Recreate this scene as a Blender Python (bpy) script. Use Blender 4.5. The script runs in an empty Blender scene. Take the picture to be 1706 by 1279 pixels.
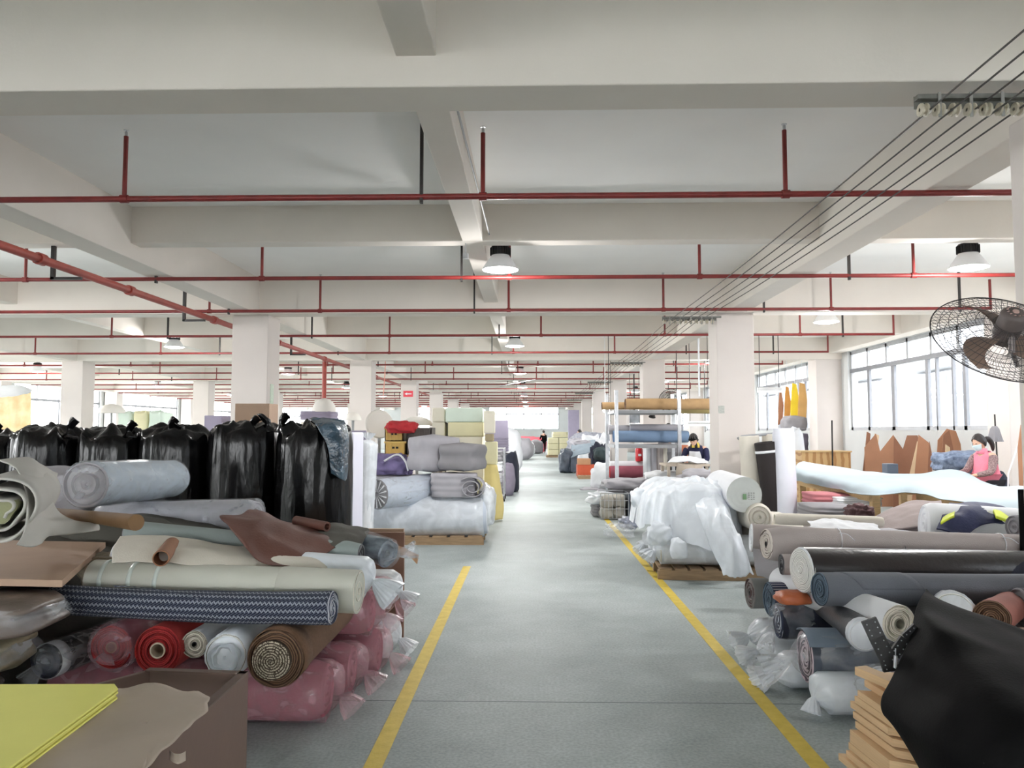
import bpy, bmesh, math, random
from mathutils import Vector, Matrix, noise
V = Vector
PI = math.pi
sc = bpy.context.scene
COL = sc.collection
random.seed(7)

# ------------------------------------------------------------------ camera
F = 1280.0                       # focal length in pixels of the 1706 x 1279 frame
CAM = V((0.0, 0.0, 1.6))
cd = bpy.data.cameras.new('camera')
cam = bpy.data.objects.new('camera', cd)
COL.objects.link(cam)
cd.sensor_width = 36.0
cd.lens = F / 1706.0 * 36.0
cd.clip_start = 0.05
cd.clip_end = 400
cam.location = CAM
cam.rotation_euler = (math.radians(90 + 3.51), 0, math.radians(1.39))
sc.camera = cam
CR = cam.rotation_euler.to_matrix()

def P(u, v, Y):
    """world point at depth Y seen at photo pixel (u, v)"""
    r = CR @ V(((u - 853.0) / F, -(v - 639.5) / F, -1.0))
    return CAM + r * (Y / r.y)

# ------------------------------------------------------------------ world, light, exposure
w = bpy.data.worlds.new('overcast_sky')
sc.world = w
w.use_nodes = True
bg = w.node_tree.nodes['Background']
bg.inputs['Color'].default_value = (1.0, 0.99, 0.99, 1)
bg.inputs["Strength"].default_value = 9.5
sc.view_settings.view_transform = 'Standard'
sc.view_settings.look = 'None'
sc.view_settings.gamma = 1
sc.view_settings.exposure = 0.82
sc.cycles.use_denoising = True
sc.cycles.max_bounces = 8
sc.cycles.diffuse_bounces = 6
sc.cycles.glossy_bounces = 3
sc.cycles.transmission_bounces = 4
sc.cycles.transparent_max_bounces = 16
sc.cycles.sample_clamp_indirect = 4
sc.cycles.caustics_reflective = False
sc.cycles.caustics_refractive = False
LAMP_W = 27.0

# building grid
WX0, WX1, WY0, WY1 = -20.35, 8.07, -11.6, 68.0
SLAB = 4.03
COLX = [-20.0, -12.2, -4.48, 3.22]
ROWS = [4.1 + 8 * k for k in range(-2, 8)]      # front faces of the column rows

# ------------------------------------------------------------------ mesh helpers
ORG = {}

class MB:
    def __init__(s):
        s.bm = bmesh.new()
        s.uv = s.bm.loops.layers.uv.new('UVMap')

    def face(s, vs, uvs=None, mi=0):
        try:
            f = s.bm.faces.new(vs)
        except ValueError:
            return None
        f.material_index = mi
        if uvs:
            for l, t in zip(f.loops, uvs):
                l[s.uv].uv = t
        return f

    def box(s, c, size, rot=None, mi=0):
        hx, hy, hz = size[0] / 2, size[1] / 2, size[2] / 2
        R = rot if rot is not None else Matrix.Identity(3)
        c = V(c)
        vs = [s.bm.verts.new(c + R @ V((x * hx, y * hy, z * hz))) for x in (-1, 1) for y in (-1, 1) for z in (-1, 1)]
        for q in ((0, 1, 3, 2), (4, 6, 7, 5), (0, 4, 5, 1), (2, 3, 7, 6), (0, 2, 6, 4), (1, 5, 7, 3)):
            s.face([vs[i] for i in q], [(0, 0), (1, 0), (1, 1), (0, 1)], mi)
        return s

    def bx(s, x0, x1, y0, y1, z0, z1, mi=0):
        return s.box(((x0 + x1) / 2, (y0 + y1) / 2, (z0 + z1) / 2), (abs(x1 - x0), abs(y1 - y0), abs(z1 - z0)), None, mi)

    def sweep(s, pts, radii, n=12, cap=(True, True), flat=1.0, up=None, rmod=None, mi=0, a0=0.0):
        """tube through pts with radii; rmod(i, a) scales the radius"""
        pts = [V(p) for p in pts]
        rings = []
        ln = 0
        if up is None:
            d = (pts[-1] - pts[0])
            up = V((0, 0, 1)) if abs(d.normalized().z) < 0.9 else V((0, 1, 0))
        for i, p in enumerate(pts):
            a = pts[max(i - 1, 0)]
            b = pts[min(i + 1, len(pts) - 1)]
            t = (b - a)
            if t.length < 1e-9:
                t = V((0, 0, 1))
            t.normalize()
            x = up.cross(t)
            if x.length < 1e-4:
                x = V((1, 0, 0)).cross(t)
            x.normalize()
            y = t.cross(x)
            if i:
                ln += (p - pts[i - 1]).length
            r = radii[i] if hasattr(radii, '__len__') else radii
            ring = []
            for k in range(n):
                an = 2 * PI * k / n + a0
                rr = r * (rmod(i, an) if rmod else 1.0)
                ring.append(s.bm.verts.new(p + x * (rr * math.cos(an)) + y * (rr * math.sin(an) * flat)))
            rings.append((ring, ln, r))
        for i in range(len(rings) - 1):
            A, la, ra = rings[i]
            B, lb, rb = rings[i + 1]
            for k in range(n):
                k2 = (k + 1) % n
                s.face([A[k], A[k2], B[k2], B[k]], [(k / n, la), ((k + 1) / n, la), ((k + 1) / n, lb), (k / n, lb)], mi)
        if cap[0]:
            s.face(list(reversed(rings[0][0])), None, mi)
        if cap[1]:
            s.face(rings[-1][0], None, mi)
        return s

    def cyl(s, p0, p1, r0, r1=None, n=16, cap=(True, True), mi=0):
        return s.sweep([p0, p1], [r0, r0 if r1 is None else r1], n, cap, mi=mi)

    def lathe(s, o, prof, n=24, ax=None, mi=0, rmod=None, cap=(False, False)):
        """prof: (radius, height along ax)"""
        ax = V(ax) if ax is not None else V((0, 0, 1))
        ax.normalize()
        o = V(o)
        ref = V((0, 0, 1)) if abs(ax.z) < 0.9 else V((0, 1, 0))
        x = ref.cross(ax).normalized()
        y = ax.cross(x)
        rings = []
        for i, (r, h) in enumerate(prof):
            rings.append([s.bm.verts.new(o + ax * h + (x * math.cos(2 * PI * k / n) + y * math.sin(2 * PI * k / n)) * (r * (rmod(i, 2 * PI * k / n) if rmod else 1))) for k in range(n)])
        for i in range(len(rings) - 1):
            for k in range(n):
                k2 = (k + 1) % n
                s.face([rings[i][k], rings[i][k2], rings[i + 1][k2], rings[i + 1][k]],
                       [(k / n, prof[i][0]), ((k + 1) / n, prof[i][0]), ((k + 1) / n, prof[i + 1][0]), (k / n, prof[i + 1][0])], mi)
        if cap[0]:
            s.face(list(reversed(rings[0])), None, mi)
        if cap[1]:
            s.face(rings[-1], None, mi)
        return s

    def prism(s, poly, d, mi=0):
        """planar polygon (3D points) extruded by vector d"""
        d = V(d)
        A = [s.bm.verts.new(V(p)) for p in poly]
        B = [s.bm.verts.new(V(p) + d) for p in poly]
        s.face(list(reversed(A)), None, mi)
        s.face(B, None, mi)
        n = len(A)
        for i in range(n):
            s.face([A[i], A[(i + 1) % n], B[(i + 1) % n], B[i]], None, mi)
        return s

    def grid(s, nu, nv, fn, closed=False, mi=0):
        G = [[s.bm.verts.new(fn(i / nu, j / nv)) for j in range(nv + (0 if closed else 1))] for i in range(nu + 1)]
        m = nv
        for i in range(nu):
            for j in range(m):
                j2 = (j + 1) % m if closed else j + 1
                s.face([G[i][j], G[i + 1][j], G[i + 1][j2], G[i][j2]],
                       [(i / nu, j / m), ((i + 1) / nu, j / m), ((i + 1) / nu, (j + 1) / m), (i / nu, (j + 1) / m)], mi)
        return s

    def build(s, name, mats, parent=None, origin=None, smooth=True, ang=40, bevel=0, solid=0, sub=0):
        bm = s.bm
        bmesh.ops.recalc_face_normals(bm, faces=bm.faces)
        if parent is not None:
            o = ORG[parent.name]
        elif origin is not None:
            o = V(origin)
        else:
            xs = [v.co for v in bm.verts]
            o = V(((min(c.x for c in xs) + max(c.x for c in xs)) / 2, (min(c.y for c in xs) + max(c.y for c in xs)) / 2, min(c.z for c in xs)))
        for v in bm.verts:
            v.co -= o
        if smooth:
            for f in bm.faces:
                f.smooth = True
            ca = math.radians(ang)
            for e in bm.edges:
                if len(e.link_faces) == 2 and e.calc_face_angle(0) > ca:
                    e.smooth = False
        me = bpy.data.meshes.new(name)
        bm.to_mesh(me)
        bm.free()
        for m in (mats if isinstance(mats, (list, tuple)) else [mats]):
            me.materials.append(m)
        ob = bpy.data.objects.new(name, me)
        COL.objects.link(ob)
        if parent is not None:
            ob.parent = parent
        else:
            ob.location = o
        ORG[ob.name] = o
        if bevel:
            b = ob.modifiers.new('bevel', 'BEVEL'); b.width = bevel; b.segments = 2; b.limit_method = 'ANGLE'
        if solid:
            q = ob.modifiers.new('solidify', 'SOLIDIFY'); q.thickness = solid; q.offset = 0
        if sub:
            q = ob.modifiers.new('subsurf', 'SUBSURF'); q.levels = sub; q.render_levels = sub
        return ob

def tag(o, label=None, cat=None, group=None, kind=None):
    if label: o['label'] = label
    if cat: o['category'] = cat
    if group: o['group'] = group
    if kind: o['kind'] = kind
    return o

def empty(name, loc):
    o = bpy.data.objects.new(name, None)
    COL.objects.link(o)
    o.location = loc
    ORG[o.name] = V(loc)
    return o

def struct(o):
    o['kind'] = 'structure'
    return o

def copy_thing(o, loc, rz=None, parent=None):
    c = o.copy()
    COL.objects.link(c)
    if parent is not None:
        c.parent = parent
    else:
        c.location = loc
        if rz is not None:
            c.rotation_euler = (0, 0, rz)
        ORG[c.name] = V(loc)
    for ch in list(o.children):
        copy_thing(ch, None, None, c)
    return c

def catmull(a, b, c, d, t):
    return 0.5 * ((2 * b) + (c - a) * t + (2 * a - 5 * b + 4 * c - d) * t * t + (3 * b - a - 3 * c + d) * t ** 3)

def cr_row(row, t):
    n = len(row) - 1
    x = min(max(t, 0), 1) * n
    i = min(int(x), n - 1)
    f = x - i
    return catmull(row[max(i - 1, 0)], row[i], row[i + 1], row[min(i + 2, n)], f)

def sheet(rows, nu=40, nv=40, amp=0.01, fr=6.0, seed=0.0, stretch=(1, 1, 1), ridge=True, nrm=None):
    """smooth cloth surface through a grid of control points, with wrinkles"""
    rows = [[V(p) for p in r] for r in rows]
    m = MB()
    def fn(u, v):
        col = [cr_row(r, v) for r in rows]
        p = cr_row(col, u)
        q = V((p.x * stretch[0], p.y * stretch[1], p.z * stretch[2])) * fr + V((seed, seed * 1.7, 0))
        a = noise.noise(q)
        b = noise.noise(q * 2.3 + V((5, 2, 1)))
        k = (1 - 2 * abs(a)) * .7 + b * .5 if ridge else a + b * .4
        e = nrm if nrm else V((noise.noise(q + V((9, 0, 0))), noise.noise(q + V((0, 9, 0))), 1))
        return p + e * (amp * k)
    m.grid(nu, nv, fn)
    return m

def smooth_path(pts, n):
    pts = [V(p) for p in pts]
    return [cr_row(pts, i / n) for i in range(n + 1)]

# ------------------------------------------------------------------ materials
def nodes(m):
    m.use_nodes = True
    nt = m.node_tree
    return nt, nt.nodes, nt.links, nt.nodes['Principled BSDF']

def rgb(c):
    """sRGB 0-255 to linear"""
    return tuple(((x / 255) / 12.92 if x / 255 <= .04045 else ((x / 255 + .055) / 1.055) ** 2.4) for x in c) + (1,)

MATS = {}

def mat(name, c, rough=.8, var=.12, scale=6.0, bump=.15, bscale=60.0, metal=0.0, spec=.5, c2=None, stretch=(1, 1, 1), detail=4, sheen=0, coord='Object', coat=0):
    """plain surface: colour varied by noise + fine bump"""
    if name in MATS:
        return MATS[name]
    m = bpy.data.materials.new(name)
    nt, N, L, b = nodes(m)
    c = rgb(c) if max(c) > 1 else tuple(c) + (1,)
    tc = N.new('ShaderNodeTexCoord')
    mp = N.new('ShaderNodeMapping'); mp.inputs['Scale'].default_value = stretch
    L.new(tc.outputs[coord], mp.inputs[0])
    nz = N.new('ShaderNodeTexNoise'); nz.inputs['Scale'].default_value = scale; nz.inputs['Detail'].default_value = detail
    L.new(mp.outputs[0], nz.inputs['Vector'])
    mx = N.new('ShaderNodeMix'); mx.data_type = 'RGBA'
    if c2 is None:
        hi = tuple(min(x * (1 + var), 1) for x in c[:3]) + (1,)
        lo = tuple(x * (1 - var) for x in c[:3]) + (1,)
    else:
        lo, hi = c, (rgb(c2) if max(c2) > 1 else tuple(c2) + (1,))
    mx.inputs['A'].default_value = lo
    mx.inputs['B'].default_value = hi
    cr = N.new('ShaderNodeMapRange'); cr.inputs['From Min'].default_value = .3; cr.inputs['From Max'].default_value = .7
    L.new(nz.outputs[0], cr.inputs[0])
    L.new(cr.outputs[0], mx.inputs['Factor'])
    L.new(mx.outputs['Result'], b.inputs['Base Color'])
    b.inputs['Roughness'].default_value = rough
    b.inputs['Metallic'].default_value = metal
    b.inputs['Specular IOR Level'].default_value = spec
    b.inputs['Sheen Weight'].default_value = sheen
    b.inputs['Coat Weight'].default_value = coat
    if bump:
        n2 = N.new('ShaderNodeTexNoise'); n2.inputs['Scale'].default_value = bscale; n2.inputs['Detail'].default_value = 3
        L.new(mp.outputs[0], n2.inputs['Vector'])
        bp = N.new('ShaderNodeBump'); bp.inputs['Strength'].default_value = bump; bp.inputs['Distance'].default_value = .02
        L.new(n2.outputs[0], bp.inputs['Height'])
        L.new(bp.outputs[0], b.inputs['Normal'])
    MATS[name] = m
    return m

def emis(name, c, s):
    if name in MATS: return MATS[name]
    m = bpy.data.materials.new(name)
    nt, N, L, b = nodes(m)
    b.inputs['Base Color'].default_value = (.9, .9, .9, 1)
    b.inputs['Emission Color'].default_value = tuple(c) + (1,)
    b.inputs['Emission Strength'].default_value = s
    MATS[name] = m
    return m

def plastic(name, tint=(235, 240, 245), lo=.12, hi=.65, scale=9.0, rough=.18, stretch=(1, 1, 1), bump=.5):
    """clear or milky film: part transparent, part glossy white, with streaks"""
    if name in MATS: return MATS[name]
    m = bpy.data.materials.new(name)
    nt, N, L, b = nodes(m)
    b.inputs['Base Color'].default_value = rgb(tint)
    b.inputs['Roughness'].default_value = rough
    b.inputs['Specular IOR Level'].default_value = .8
    tr = N.new('ShaderNodeBsdfTransparent')
    mix = N.new('ShaderNodeMixShader')
    tc = N.new('ShaderNodeTexCoord')
    mp = N.new('ShaderNodeMapping'); mp.inputs['Scale'].default_value = stretch
    L.new(tc.outputs['Object'], mp.inputs[0])
    nz = N.new('ShaderNodeTexNoise'); nz.inputs['Scale'].default_value = scale; nz.inputs['Detail'].default_value = 5; nz.inputs['Distortion'].default_value = 1.2
    L.new(mp.outputs[0], nz.inputs['Vector'])
    r = N.new('ShaderNodeMapRange'); r.inputs['From Min'].default_value = .42; r.inputs['From Max'].default_value = .66
    r.inputs['To Min'].default_value = lo; r.inputs['To Max'].default_value = hi
    L.new(nz.outputs[0], r.inputs[0])
    L.new(r.outputs[0], mix.inputs[0])
    L.new(tr.outputs[0], mix.inputs[1])
    L.new(b.outputs[0], mix.inputs[2])
    L.new(mix.outputs[0], N['Material Output'].inputs[0])
    bp = N.new('ShaderNodeBump'); bp.inputs['Strength'].default_value = bump; bp.inputs['Distance'].default_value = .03
    L.new(nz.outputs[0], bp.inputs['Height'])
    L.new(bp.outputs[0], b.inputs['Normal'])
    MATS[name] = m
    return m

# structure materials
M_SLAB = mat('slab_paint', (246, 245, 243), .9, .02, 1.3, .05, 30)  # whiter than the beam paint to make up for weak ceiling light
M_CEIL = mat('ceiling_paint', (228, 221, 213), .9, .035, 1.3, .05, 30)
M_COL = mat('column_paint', (212, 204, 199), .8, .03, 1.5, .05, 30)
M_WALL = mat('wall_paint', (206, 208, 208), .8, .03, 1.2, .05, 30)
M_RED = mat('red_pipe_paint', (122, 38, 36), .45, .15, 9, .05, 40)
M_RED2 = mat('red_main_pipe_paint', (150, 62, 52), .5, .12, 9, .05, 40)
M_DARK = mat('dark_steel', (40, 36, 36), .5, .2, 12, .05, 60)
M_STEEL = mat('bright_steel', (190, 192, 196), .3, .08, 20, .03, 60, metal=.8)
M_GREYPAINT = mat('grey_paint', (150, 152, 155), .5, .06, 10, .04, 60)
M_WHITE = mat('white_plastic_solid', (232, 233, 235), .4, .03, 10, .03, 60)
M_ALU = mat('window_aluminium', (178, 180, 184), .4, .05, 10, .03, 60)
M_ALUD = mat('window_sash_grey', (128, 130, 136), .4, .05, 10, .03, 60)
M_YEL = mat('yellow_floor_paint', (205, 178, 62), .5, .12, 14, .1, 60, c2=(222, 196, 84))
M_CARD = mat('cardboard', (178, 138, 104), .85, .07, 5, .08, 40)
M_KRAFT = mat('kraft_paper', (190, 155, 112), .8, .08, 8, .1, 40)
M_WOOD = mat('pine_wood', (205, 172, 124), .6, .16, 5, .06, 40, stretch=(1, 12, 12))
M_WOOD2 = mat('pallet_wood', (158, 132, 102), .8, .2, 5, .1, 40, stretch=(1, 10, 10))
M_LAMP = emis('lamp_lens', (1, 1, 1), 6.0)

def floor_mat():
    m = bpy.data.materials.new('floor_concrete')
    nt, N, L, b = nodes(m)
    g = N.new('ShaderNodeNewGeometry')
    n1 = N.new('ShaderNodeTexNoise'); n1.inputs['Scale'].default_value = .8; n1.inputs['Detail'].default_value = 7; n1.inputs['Roughness'].default_value = .62
    L.new(g.outputs['Position'], n1.inputs['Vector'])
    mx = N.new('ShaderNodeMix'); mx.data_type = 'RGBA'
    mx.inputs['A'].default_value = rgb((144, 153, 152)); mx.inputs['B'].default_value = rgb((180, 188, 188))
    r = N.new('ShaderNodeMapRange'); r.inputs['From Min'].default_value = .3; r.inputs['From Max'].default_value = .66
    L.new(n1.outputs[0], r.inputs[0]); L.new(r.outputs[0], mx.inputs['Factor'])
    # aggregate speckle
    n2 = N.new('ShaderNodeTexNoise'); n2.inputs['Scale'].default_value = 55; n2.inputs['Detail'].default_value = 3
    L.new(g.outputs['Position'], n2.inputs['Vector'])
    r2 = N.new('ShaderNodeMapRange'); r2.inputs['From Min'].default_value = .35; r2.inputs['From Max'].default_value = .65; r2.inputs['To Min'].default_value = .86; r2.inputs['To Max'].default_value = 1.1
    L.new(n2.outputs[0], r2.inputs[0])
    mu = N.new('ShaderNodeVectorMath'); mu.operation = 'SCALE'
    L.new(mx.outputs['Result'], mu.inputs[0]); L.new(r2.outputs[0], mu.inputs['Scale'])
    # joints across the hall every 9.05 m and scuffs
    sp = N.new('ShaderNodeSeparateXYZ'); L.new(g.outputs['Position'], sp.inputs[0])
    wob = N.new('ShaderNodeMath'); wob.operation = 'MULTIPLY_ADD'; wob.inputs[1].default_value = .02
    L.new(n1.outputs[0], wob.inputs[0]); L.new(sp.outputs['Y'], wob.inputs[2])
    a = N.new('ShaderNodeMath'); a.operation = 'SUBTRACT'; a.inputs[1].default_value = 4.67 - 9.05 * 3
    L.new(wob.outputs[0], a.inputs[0])
    md = N.new('ShaderNodeMath'); md.operation = 'PINGPONG'; md.inputs[1].default_value = 4.525
    L.new(a.outputs[0], md.inputs[0])
    lt = N.new('ShaderNodeMath'); lt.operation = 'LESS_THAN'; lt.inputs[1].default_value = .006
    L.new(md.outputs[0], lt.inputs[0])
    m3 = N.new('ShaderNodeMix'); m3.data_type = 'RGBA'; m3.inputs['B'].default_value = rgb((70, 78, 80))
    k = N.new('ShaderNodeMath'); k.operation = 'MULTIPLY'; k.inputs[1].default_value = .7
    L.new(lt.outputs[0], k.inputs[0])
    L.new(k.outputs[0], m3.inputs['Factor']); L.new(mu.outputs[0], m3.inputs['A'])
    L.new(m3.outputs['Result'], b.inputs['Base Color'])
    rr = N.new('ShaderNodeMapRange'); rr.inputs['To Min'].default_value = .42; rr.inputs['To Max'].default_value = .7
    L.new(n1.outputs[0], rr.inputs[0]); L.new(rr.outputs[0], b.inputs['Roughness']); b.inputs['Specular IOR Level'].default_value = .15
    bp = N.new('ShaderNodeBump'); bp.inputs['Strength'].default_value = .12; bp.inputs['Distance'].default_value = .01
    L.new(n2.outputs[0], bp.inputs['Height']); L.new(bp.outputs[0], b.inputs['Normal'])
    return m

def glass_mat():
    m = bpy.data.materials.new('window_glass')
    nt, N, L, b = nodes(m)
    tr = N.new('ShaderNodeBsdfTransparent'); tr.inputs[0].default_value = (.95, .98, .99, 1)
    gl = N.new('ShaderNodeBsdfGlossy'); gl.inputs['Roughness'].default_value = .05
    mx = N.new('ShaderNodeMixShader'); mx.inputs[0].default_value = .06
    L.new(tr.outputs[0], mx.inputs[1]); L.new(gl.outputs[0], mx.inputs[2])
    L.new(mx.outputs[0], N['Material Output'].inputs[0])
    return m
M_GLASS = glass_mat()
# ================================================================== SETTING
fl = MB().bx(WX0 - .3, WX1 + .3, WY0 - .3, WY1 + .3, -.2, 0).build('floor', floor_mat(), smooth=False)
struct(fl)
struct(MB().bx(WX0 - .3, WX1 + .3, WY0 - .3, WY1 + .3, SLAB, SLAB + .2).build('ceiling', M_SLAB, smooth=False))
struct(MB().bx(-.80, -.71, -2, 9.2, 0, .003).build('trim_1', M_YEL, smooth=False))
struct(MB().bx(1.33, 1.42, -2, 14.5, 0, .003).build('trim_2', M_YEL, smooth=False))

# beams
def beam(x0, x1, y0, y1, z0):
    o = MB().bx(x0, x1, y0, y1, z0, SLAB + .05).build('beam', M_CEIL, smooth=False, bevel=.008)
    struct(o)
for y in ROWS:
    beam(WX0, WX1, y - .06, y + .27, 3.46)
    if y + 4.2 < WY1:
        beam(WX0, WX1, y + 4.0, y + 4.22, 3.63)
for x in COLX:
    beam(x - .16, x + .16, WY0, WY1, 3.462)
for x in (-.62, -8.35, -16.1):
    beam(x - .11, x + .11, WY0, WY1, 3.632)
beam(WX1 - .35, WX1, WY0, WY1, 3.62)
# columns
for y in ROWS[2:]:
    for x in COLX:
        struct(MB().bx(x - .29, x + .29, y, y + .58, 0, 3.47).build('column', M_COL, smooth=False, bevel=.012))
    struct(MB().bx(7.42, WX1 + .05, y, y + .58, 0, 3.63).build('column', M_COL, smooth=False, bevel=.012))

# walls with window openings
def wall_windows(side, axis, pos, thick, a0, a1, wins, sill, top):
    """axis 'x': the wall stands at x = pos and runs along y; 'y': the other way"""
    m = MB()
    def seg(s0, s1, z0, z1):
        if s1 - s0 < .01 or z1 - z0 < .01: return
        if axis == 'x': m.bx(pos, pos + thick, s0, s1, z0, z1)
        else: m.bx(s0, s1, pos, pos + thick, z0, z1)
    seg(a0, a1, 0, sill)
    seg(a0, a1, top, SLAB)
    c = a0
    for (p, q) in wins:
        seg(c, p, sill, top)
        c = q
    seg(c, a1, sill, top)
    struct(m.build('wall_' + side, M_WALL, smooth=False))

WN = [0]
def window(axis, pos, s0, s1, sill, top, transom, lower, upper, fw=.08):
    WN[0] += 1
    m = MB()
    d = MB()
    def bar(mm, a, b, z0, z1, t=.06):
        if axis == 'x': mm.bx(pos - t / 2, pos + t / 2, a, b, z0, z1)
        else: mm.bx(a, b, pos - t / 2, pos + t / 2, z0, z1)
    bar(m, s0, s1, sill, sill + fw); bar(m, s0, s1, top - fw, top)
    bar(m, s0, s0 + fw, sill, top); bar(m, s1 - fw, s1, sill, top)
    bar(d, s0, s1, transom - .05, transom + .05, .08)
    for a in upper: bar(m, a - .04, a + .04, transom, top)
    for a, wd in lower: bar(d if wd > .05 else m, a - wd / 2, a + wd / 2, sill, transom)
    fr = struct(m.build('window_%d' % WN[0], M_ALU, smooth=False))
    d.build('sash_frame', M_ALUD, fr, smooth=False)
    g = MB()
    if axis == 'x': g.grid(1, 1, lambda a, b: V((pos, s0 + (s1 - s0) * a, sill + (top - sill) * b)))
    else: g.grid(1, 1, lambda a, b: V((s0 + (s1 - s0) * a, pos, sill + (top - sill) * b)))
    g.build('glass_pane', M_GLASS, fr, smooth=False)

SILL, TOP, TR = 1.62, 3.61, 3.12
right_w = [(13.8 + 8 * k, 19.7 + 8 * k) for k in range(-2, 7) if 13.8 + 8 * k > WY0]
wall_windows('right', 'x', WX1, .25, WY0, WY1, right_w, SILL, TOP)
for (p, q) in right_w:
    up = [p + (q - p) * k / 6 for k in range(1, 6)]
    lw = [(p + .8, .10), (p + 1.2, .06), (p + 1.8, .06), (p + 2.16, .11), (p + 3.65, .15), (p + 4.9, .12)]
    window('x', WX1 + .1, p, q, SILL, TOP, TR, lw, up)
left_w = [(13.8 + 8 * k, 19.9 + 8 * k) for k in range(-2, 7) if 13.8 + 8 * k > WY0]
wall_windows('left', 'x', WX0 - .25, .25, WY0, WY1, left_w, .9, 3.6)
for (p, q) in left_w:
    window('x', WX0 - .1, p, q, .9, 3.6, 2.9, [(p + 1.5, .05), (p + 3, .08), (p + 4.5, .05)], [p + 1.5, p + 3, p + 4.5])
far_w = [(-19.2, -13), (-11.4, -5.3), (-3.7, 2.5), (4.0, 7.6)]
wall_windows('far', 'y', WY1, .25, WX0, WX1, far_w, 1.75, 3.75)
for (p, q) in far_w:
    n = 4
    window('y', WY1 + .1, p, q, 1.75, 3.75, 3.1, [(p + (q - p) * k / n, .08) for k in range(1, n)], [p + (q - p) * k / n for k in range(1, n)])
near_w = [(-19.2, -13), (-11.4, -5.3), (-3.7, 2.5), (4.0, 7.6)]  # unseen windows behind the camera, sized to light the near end
wall_windows('near', 'y', WY0 - .25, .25, WX0, WX1, near_w, 1.0, 3.3)
for (p, q) in near_w:
    window('y', WY0 - .1, p, q, 1.0, 3.3, 2.8, [((p + q) / 2, .08)], [(p + q) / 2])
# added ground outside, made pale to bounce daylight up to the ceiling
M_YARD = mat('pale_yard', (180, 180, 176), .9, .05, 1, 0)
struct(MB().bx(-70, 60, -50, 120, -.5, -.25).build('yard_ground', M_YARD, smooth=False))
# neighbouring factory outside the right windows, raised and moved closer to block sky light
nb = MB().bx(16, 24, -12, 80, 0, 15)
nbo = nb.build('neighbour_building', mat('neighbour_render', (160, 163, 168), .9, .03, 1, 0), smooth=False)
tag(nbo, 'pale neighbouring building seen through the right-hand windows', 'building')
for k in range(6):
    y = 21.5 + 7 * k
    wd = MB().bx(15.90, 16.02, y, y + 3.4, 1.6, 3.9)
    f = wd.build('window_frame', M_WHITE, nbo, smooth=False)
    g = MB()
    for q in range(3):
        g.bx(15.86, 15.91, y + .1 + q * 1.1, y + 1.05 + q * 1.1, 1.7, 2.9)
        g.bx(15.86, 15.91, y + .1 + q * 1.1, y + 1.05 + q * 1.1, 3.0, 3.8)
    g.build('pane', mat('neighbour_glass', (118, 126, 136), .2, .1, 1, 0), f, smooth=False)
    MB().bx(15.40, 16.00, y - .3, y + 3.7, 4.0, 4.15).build('canopy', M_GREYPAINT, nbo, smooth=False)

# ================================================================== SPRINKLER PIPES
ORD = ['nearest', 'second', 'third', 'fourth', 'fifth', 'sixth', 'seventh', 'eighth', 'ninth', 'tenth', 'eleventh', 'twelfth', 'thirteenth', 'fourteenth', 'fifteenth', 'sixteenth', 'farthest']
PIPE_Z = 3.425
main_x = -4.98
mp_ = MB().sweep([(main_x, 2.0, 3.345), (main_x, 58, 3.345)], .045, 12)
mo = mp_.build('sprinkler_main_pipe', M_RED2)
tag(mo, 'thick red sprinkler main running down the hall past the left columns', 'pipe')
for y in (6.2, 7.6, 9.35, 11.9, 15.0, 18.4, 21.7, 24.6):
    MB().cyl((main_x, y - .05, 3.345), (main_x, y + .05, 3.345), .062, n=14).build('coupling', M_RED2, mo)
for y in (8.2, 12.0 - .6, 16.6, 24.3):
    h = MB().bx(main_x - .28, main_x - .24, y, y + .04, 3.26, SLAB).bx(main_x - .28, main_x + .06, y, y + .04, 3.255, 3.285)
    h.build('hanger_bracket', M_DARK, mo, smooth=False)
ys = [6.05, 9.3, 11.85, 15.0, 18.3, 21.6, 24.6, 27.6, 30.8, 34.0, 37.3, 40.5, 43.8, 47, 50.5, 54, 58]
risers = {0: ([-3.2, -.37, 1.97], [-.85]), 1: ([-6.1, -3.22, -.25, 2.0, 4.5], [-4.5, -.82, 3.75]),
          2: ([-4.9, -3.2, -.33, 2.0, 4.5], [-4.6, -.85, 6.4, 3.5])}
for k, y in enumerate(ys):
    y = round(y * .972, 2)
    xr = 6.85
    if k == 0: xr = 6.9
    xl = -9.5 if k < 2 else -19.8
    m = MB().sweep([(xl, y, PIPE_Z), (xr, y, PIPE_Z)], .024 if k < 12 else .03, 10)
    if k >= 2:
        m.sweep([(xr, y, PIPE_Z - .02), (xr, y, 3.86)], .02, 8)
    o = m.build('sprinkler_branch_pipe', M_RED)
    tag(o, 'red sprinkler branch pipe crossing the hall, %s one from the camera' % ORD[k], 'pipe', 'sprinkler branch pipes')
    rs, hs = risers.get(k, ([x + (.5 if k % 2 else -.1) for x in (-17.7, -14.6, -11.6, -8.6, -6.1, -3.2, -.3, 2.05, 4.6)], [x + (.3 if k % 2 else 0) for x in (-13, -7.3, -4.5, -.9, 3.6, 5.6)]))
    for x in rs:
        down = 0
        q = MB().sweep([(x, y, PIPE_Z), (x, y, 3.93)], .018, 8).cyl((x - .03, y, PIPE_Z), (x + .03, y, PIPE_Z), .033, n=10)
        ro = q.build('riser', M_RED, o)
        if k < 8:
            MB().cyl((x, y, 3.93), (x, y, 3.965), .012, n=8).cyl((x, y, 3.975), (x, y, 3.98), .022, n=10).cyl((x, y, 3.96), (x, y, 3.98), .004, n=6).build('sprinkler_head', M_STEEL, ro)
    for x in hs:
        MB().bx(x - .012, x + .012, y - .02, y + .02, PIPE_Z - .05, SLAB).build('hanger', M_DARK, o, smooth=False)

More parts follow.
